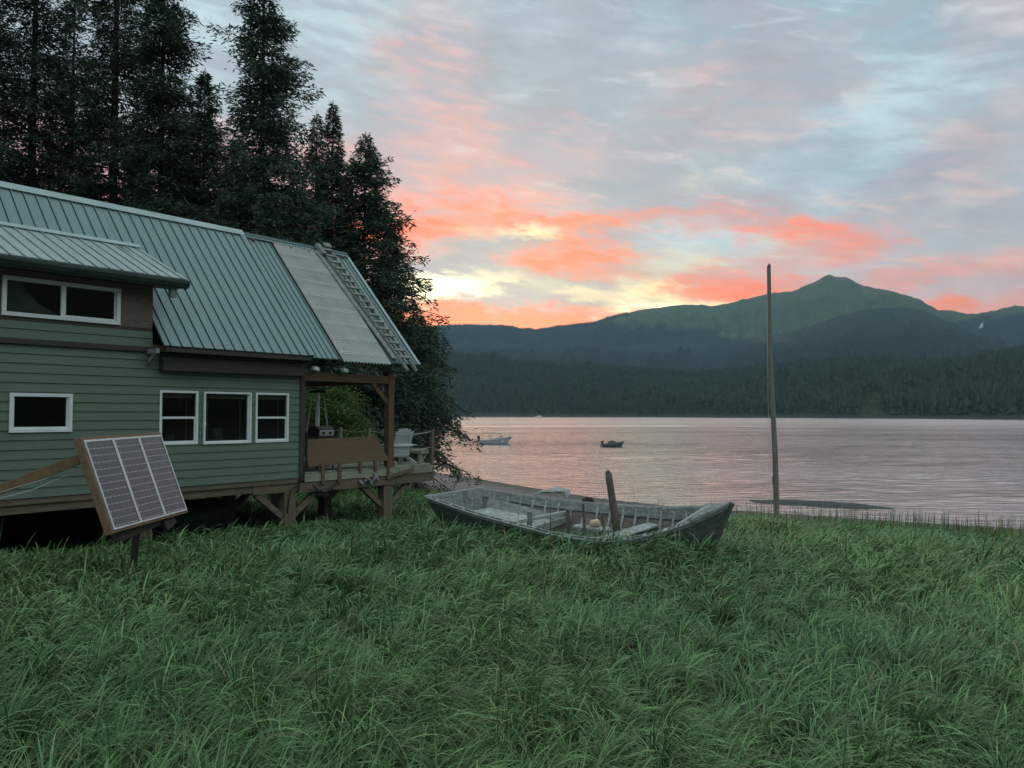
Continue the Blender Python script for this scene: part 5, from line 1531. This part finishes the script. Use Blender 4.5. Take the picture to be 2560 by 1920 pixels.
def spruce(px, top_py, Y, R, seed, label, group='spruce trees behind the cabin', **kw):
    x = (px - 1280) / F * Y
    tp = at(px, top_py, Y); zb = max(0.3, gz(x, Y)) - 0.2
    H = tp.z - zb
    e_ = empty('spruce_tree', (x, Y, zb)); tag(e_, label, 'spruce', group)
    V, Fq_, VB, FB = spruce_np(seed, H, R, **kw)
    mesh_np('crown', V, Fq_, M['needles'], e_)
    mesh_np('branches', VB, FB, M['bark'], e_)
    m_ = MB(); lean = kw.get('lean', 0); r0 = 0.0075 * H + 0.05
    m_.tube([(lean * H * f, 0, H * f) for f in (0, 0.02, 0.2, 0.4, 0.6, 0.8, 0.93, 1.0)], [r0 * 1.5, r0 * 1.1, r0 * 0.9, r0 * 0.72, r0 * 0.52, r0 * 0.3, r0 * 0.12, 0.015], 9)
    m_.build('trunk', M['bark'], e_)
    return e_


TREES = [
    (-95, -330, 33, 3.6, 1, 'dark tall spruce cut by the left edge of the frame', dict(gaps=0.1)),
    (65, -420, 35, 2.9, 2, 'tall open spruce second from the left edge, sky showing through', dict(gaps=0.2, spray=0.9)),
    (165, -60, 38, 2.6, 3, 'half hidden spruce between the first two tall trunks at left', dict(gaps=0.3, spray=0.8)),
    (272, -420, 36, 3.0, 4, 'tall spruce with a thick bare looking trunk left of the dense one', dict(gaps=0.2, spray=0.9)),
    (392, -150, 34, 2.6, 5, 'dense tall spruce whose right side stands against the sky', dict(top_pow=0.6)),
    (500, 170, 36, 2.4, 6, 'shorter spruce filling the gap left of the tallest lone spire', dict()),
    (647, -160, 34, 3.25, 7, 'largest free standing spruce with long uplifted side branches', dict(top_pow=0.7)),
    (785, 275, 40, 1.5, 8, 'thin pointed young spruce just right of the largest one', dict(spray=0.9)),
    (826, 250, 38, 2.3, 9, 'slim sharp topped spruce standing alone right of the largest', dict(top_pow=0.9, gaps=0.1)),
    (908, 328, 37, 3.2, 10, 'broad bushy spruce with a broken crooked top near the porch roof', dict(top_pow=0.6, side_bias=0.08, base=0.12)),
    (975, 560, 39, 2.4, 11, 'wide lower spruce reaching out over the porch roof end', dict(top_pow=0.45, side_bias=0.12, base=0.2)),
    (1042, 775, 41, 1.75, 12, 'low rounded spruce nearest the water at the point', dict(top_pow=0.4, base=0.36, gaps=0.15)),
    (585, 330, 43, 3.2, 13, 'background spruce behind the gap left of the largest trunk', dict(spray=0.8)),
    (735, 420, 43, 3.4, 14, 'background spruce behind and right of the largest trunk', dict()),
    (440, 330, 42, 3.4, 15, 'background spruce behind the dense tall one', dict()),
    (335, 360, 44, 3.4, 16, 'background spruce between the bare trunk and the dense tree', dict(gaps=0.1)),
    (20, 360, 44, 3.6, 17, 'background spruce seen low above the roof at far left', dict(gaps=0.15)),
    (860, 560, 42, 2.8, 18, 'background spruce filling behind the broken topped tree', dict()),
    (200, 400, 45, 3.6, 19, 'background spruce low above the roof between the two tall trunks', dict(gaps=0.1)),
    (660, 480, 31, 2.5, 20, 'dark young spruce close behind the main roof ridge end', dict()),
    (560, 470, 32, 2.5, 21, 'dark young spruce close behind the main roof left of the ridge end', dict()),
    (780, 560, 31, 2.3, 22, 'dark young spruce close behind the clear roof panel', dict()),
    (965, 870, 34, 1.5, 23, 'dark bushy young spruce behind the garden chair', dict(top_pow=0.4, base=0.2)),
]
for px, ty, Y, R_, sd2, lab, kw in TREES: spruce(px, ty, Y, R_ * 1.22, sd2 + 100, lab, **kw)


# leafy alder behind the porch
def leafy(name, px, Y, top_py, R_, n, m, label, seed, leaf=0.07, zc=0.55):
    x = (px - 1280) / F * Y; zb = gz(x, Y) - 0.1; H = at(px, top_py, Y).z - zb
    e_ = empty(name, (x, Y, zb)); tag(e_, label, 'alder' if name == 'alder_tree' else 'plant')
    rg = np.random.RandomState(seed); nc = 46
    cen = rg.randn(nc, 3); cen /= np.linalg.norm(cen, axis=1, keepdims=True); cen *= rg.uniform(0.45, 0.95, (nc, 1))
    cen = cen * np.array([R_, R_ * 0.9, H * 0.45]) + np.array([0, 0, H * zc])
    ci = rg.randint(0, nc, n); P = cen[ci] + rg.randn(n, 3) * np.array([0.30, 0.30, 0.20]) * (R_ / 1.7)
    P[:, 2] = np.maximum(P[:, 2], 0.1)
    D = rg.randn(n, 3); D[:, 2] = -np.abs(D[:, 2]) * 0.5; D /= np.linalg.norm(D, axis=1, keepdims=True)
    W = np.cross(D, rg.randn(n, 3)); W /= np.linalg.norm(W, axis=1, keepdims=True); W[:, 2] *= 0.4
    l_ = rg.uniform(0.7, 1.3, (n, 1)) * leaf; a = P; b = P + D * l_ + W * l_ * 0.5; c = P + D * l_ * 2; d = P + D * l_ - W * l_ * 0.5
    mesh_np('crown', np.stack([a, b, c, d], 1).reshape(-1, 3), np.arange(4 * n).reshape(n, 4), m, e_)
    t_ = MB()
    for c_ in cen[::3]: t_.tube([(0, 0, 0), (c_[0] * 0.3, c_[1] * 0.3, c_[2] * 0.5), tuple(c_)], [0.05, 0.03, 0.008], 6)
    t_.build('trunk', M['bark'], e_)


leafy('alder_tree', 838, 27.5, 955, 1.5, 15000, M['alder'], 'bright green leafy alder seen through the open porch', 5)
leafy('alder_tree', 735, 29, 930, 1.7, 9000, M['alder'], 'leafy alder half hidden behind the cabin corner and the heater', 6)


# ------------------------------------------------------------------ grass
def grass_blades():
    rg = np.random.RandomState(77)
    # polar sampling in front of the camera, denser near
    dd = np.linspace(2.6, 46, 400)
    rho = np.where(dd < 6, 1500, 1500 * (6 / dd) ** 1.3)
    A_ = rad(43)
    w = rho * dd * 2 * A_; cdf = np.cumsum(w) * (dd[1] - dd[0]); N = int(cdf[-1])
    d = np.interp(rg.rand(N) * cdf[-1], cdf, dd); a = rg.uniform(-A_, A_, N)
    x = d * np.sin(a); y = d * np.cos(a)
    # clump the roots
    cell = 0.27
    jx = rg.rand(N) < 2; cx = np.floor(x / cell); cy = np.floor(y / cell)
    hx = np.modf(np.abs(np.sin(cx * 127.1 + cy * 311.7) * 43758.5))[0]; hy = np.modf(np.abs(np.sin(cx * 269.5 + cy * 183.3) * 43758.5))[0]
    ccx = (cx + hx) * cell; ccy = (cy + hy) * cell
    k_ = 0.62
    x = x * (1 - k_) + ccx * k_; y = y * (1 - k_) + ccy * k_
    outx, outy = x - ccx, y - ccy
    s = shore_dist(x, y)
    lx = (x - HX) * U_.x + (y - HY) * U_.y; ly = -((x - HX) * N_.x + (y - HY) * N_.y)
    edge = 10.0 + (fbm(x / 4.0, y / 4.0, 3, 14) - 0.5) * 5.0 + np.interp(x, [-8, 1, 6, 11, 16], [2.0, 3.0, -1.0, -3.6, -5.6])
    keep = (s > edge)
    keep &= ~((lx < -0.05) & (ly > -0.25 + 0.25 * hx) & (ly < 5.3))
    under = (lx > -0.1) & (lx < 4.4) & (ly > 0) & (ly < 5.2)
    # hull footprint
    ps = []
    bp_ = [hullp(q, -1, 0.75) for q in np.linspace(0, 1, 12)] + [hullp(q, 1, 0.75) for q in np.linspace(1, 0, 12)]
    poly = np.array([(p.x, p.y) for p in bp_])
    inside = np.zeros(N, bool); j = len(poly) - 1
    for i in range(len(poly)):
        xi, yi = poly[i]; xj, yj = poly[j]
        c_ = ((yi > y) != (yj > y)) & (x < (xj - xi) * (y - yi) / (yj - yi + 1e-12) + xi); inside ^= c_; j = i
    keep &= ~inside
    # small hollows where other plants or bare soil show
    keep &= (fbm(x / 1.1, y / 1.1, 2, 55) > 0.20)
    x, y, d, s, lx, ly, under, hx, hy, outx, outy = [q[keep] for q in (x, y, d, s, lx, ly, under, hx, hy, outx, outy)]
    n = len(x); z = ground(x, y) - 0.02
    tall = 0.86 + 0.55 * (fbm(x / 2.3, y / 2.3, 3, 23) - 0.35)
    L_ = tall * rg.uniform(0.70, 1.15, n) * 0.74 * (0.80 + 0.36 * hy)
    nearh = 0.35 * np.clip((ly + 3.0) / 2.5, 0, 1) * np.clip((4.6 - lx) / 1.5, 0, 1) * np.clip((lx + 14) / 2, 0, 1)
    L_ *= 1 - 0.45 * nearh
    L_ = np.where(under, L_ * 0.55, L_)
    L_ *= np.clip(0.62 + (s - 10) / 20, 0.62, 1.0)
    # around the boat a little lower on the camera side
    bd = np.hypot((x - 1.0) / 3.2, (y - 14.2) / 1.6); L_ *= np.where(bd < 1, 1.38 - 0.38 * bd ** 2, 1)
    # wind and droop direction: coherent patches
    fld = fbm(x / 1.9, y / 1.9, 3, 91); wa = rad(5) + (fld - 0.5) * rad(300)
    on = np.hypot(outx, outy) + 1e-6; wx = outx / on * 1.0 + np.cos(wa) * 0.8 + 0.35 + rg.randn(n) * 0.5; wy = outy / on * 1.0 + np.sin(wa) * 0.8 + rg.randn(n) * 0.5
    az = np.arctan2(wy, wx)
    e0 = np.abs(rg.randn(n)) * 0.16 + 0.05                        # tilt at root
    bend = rg.uniform(1.4, 2.9, n) * (0.8 + 0.4 * fbm(x / 1.2 + 9, y / 1.2, 2, 92))
    up = rg.rand(n) < 0.10; bend = np.where(up, bend * 0.35, bend)
    stalk = (rg.rand(n) < np.clip(0.075 - (s - 8) * 0.011, 0.0012, 0.075)); bend = np.where(stalk, 0.08, bend); e0 = np.where(stalk, 0.06, e0)
    L_ = np.where(stalk, np.maximum(L_, 0.5) * rg.uniform(1.1, 1.9, n), L_)
    wbase = rg.uniform(0.0030, 0.0066, n) * np.clip(d / 7.0, 1.0, 2.3); wbase = np.where(stalk, wbase * 0.55, wbase)
    S_ = 7; ts = np.array([0, 0.30, 0.46, 0.58, 0.69, 0.79, 0.90, 1.0]); t0_ = rg.uniform(0.10, 0.42, n)
    P = np.zeros((n, S_ + 1, 3)); P[:, 0] = np.stack([x, y, z], 1)
    ca, sa = np.cos(az), np.sin(az)
    for q in range(S_):
        tm = (ts[q] + ts[q + 1]) / 2; ph = e0 + bend * np.clip((tm - t0_) / (1 - t0_), 0, 1) ** 1.15
        dl = L_ * (ts[q + 1] - ts[q])
        P[:, q + 1] = P[:, q] + np.stack([ca * np.sin(ph) * dl, sa * np.sin(ph) * dl, np.cos(ph) * dl], 1)
    P[:, :, 2] = np.maximum(P[:, :, 2], z[:, None] + 0.02)
    tw = rg.randn(n) * 0.5
    Wv = np.stack([-np.sin(az + tw), np.cos(az + tw), rg.randn(n) * 0.25], 1)
    prof = np.array([0.7, 0.95, 1.0, 1.0, 0.95, 0.8, 0.5, 0.05])
    Lf = P + Wv[:, None, :] * (wbase[:, None] * prof[None, :])[:, :, None]; Rt = P - Wv[:, None, :] * (wbase[:, None] * prof[None, :])[:, :, None]
    # three points across would give a crease; two are enough at this size
    V_ = np.stack([Lf, Rt], 2).reshape(-1, 3)
    base = np.arange(n)[:, None] * (2 * (S_ + 1)); q = np.arange(S_)[None, :] * 2
    F_ = np.stack([base + q, base + q + 1, base + q + 3, base + q + 2], 2).reshape(-1, 4)
    # colour of the blade itself: blue green to yellow green, dry tips and dead blades
    mixv = np.clip(rg.rand(n) * 0.7 + (fbm(x / 3.0, y / 3.0, 3, 61) - 0.35) * 0.8, 0, 1)[:, None]
    c1 = np.array([0.084, 0.186, 0.080]); c2 = np.array([0.190, 0.305, 0.118])
    col = c1 * (1 - mixv) + c2 * mixv
    yel = np.clip((fbm(x / 2.4, y / 2.4, 3, 67) - 0.60) * 6, 0, 1)[:, None] * np.clip((x[:, None] - 2) / 4, 0, 1)
    col = col * (1 - yel * 0.6) + np.array([0.13, 0.19, 0.045]) * yel * 0.6
    dead = (rg.rand(n) < 0.025)[:, None] | stalk[:, None] & (rg.rand(n)[:, None] < 0.6)
    col = np.where(dead, np.array([0.21, 0.185, 0.11]) * rg.uniform(0.5, 1.1, (n, 1)), col)
    col = col * (0.45 + 1.05 * rg.rand(n, 1) ** 1.2)
    col = np.repeat(col[:, None, :], 2 * (S_ + 1), 1).reshape(-1, 3)
    o = mesh_np('grass', V_, F_, M['grass'], smooth=True, attr={'col': col})
    tag(o, 'deep green arching beach grass covering the meadow', 'grass', kind='stuff')
    return n


print('blades', grass_blades())

# ------------------------------------------------------------------ haze
hb = MB(); hb.box(-8600, 8600, -60, 7200, -9.0, 1250)
hm = bpy.data.materials.new('haze'); hm.use_nodes = True
k = NT(hm.node_tree); k.n.clear()
vo = k.new('ShaderNodeVolumePrincipled'); vo.inputs['Color'].default_value = (0.50, 0.76, 1.0, 1); vo.inputs['Density'].default_value = 0.00007; vo.inputs['Anisotropy'].default_value = 0.0
k.l.new(vo.outputs[0], k.new('ShaderNodeOutputMaterial').inputs['Volume'])
o = hb.build('haze', hm); tag(o, 'thin bluish evening haze over the bay', 'haze', kind='stuff')
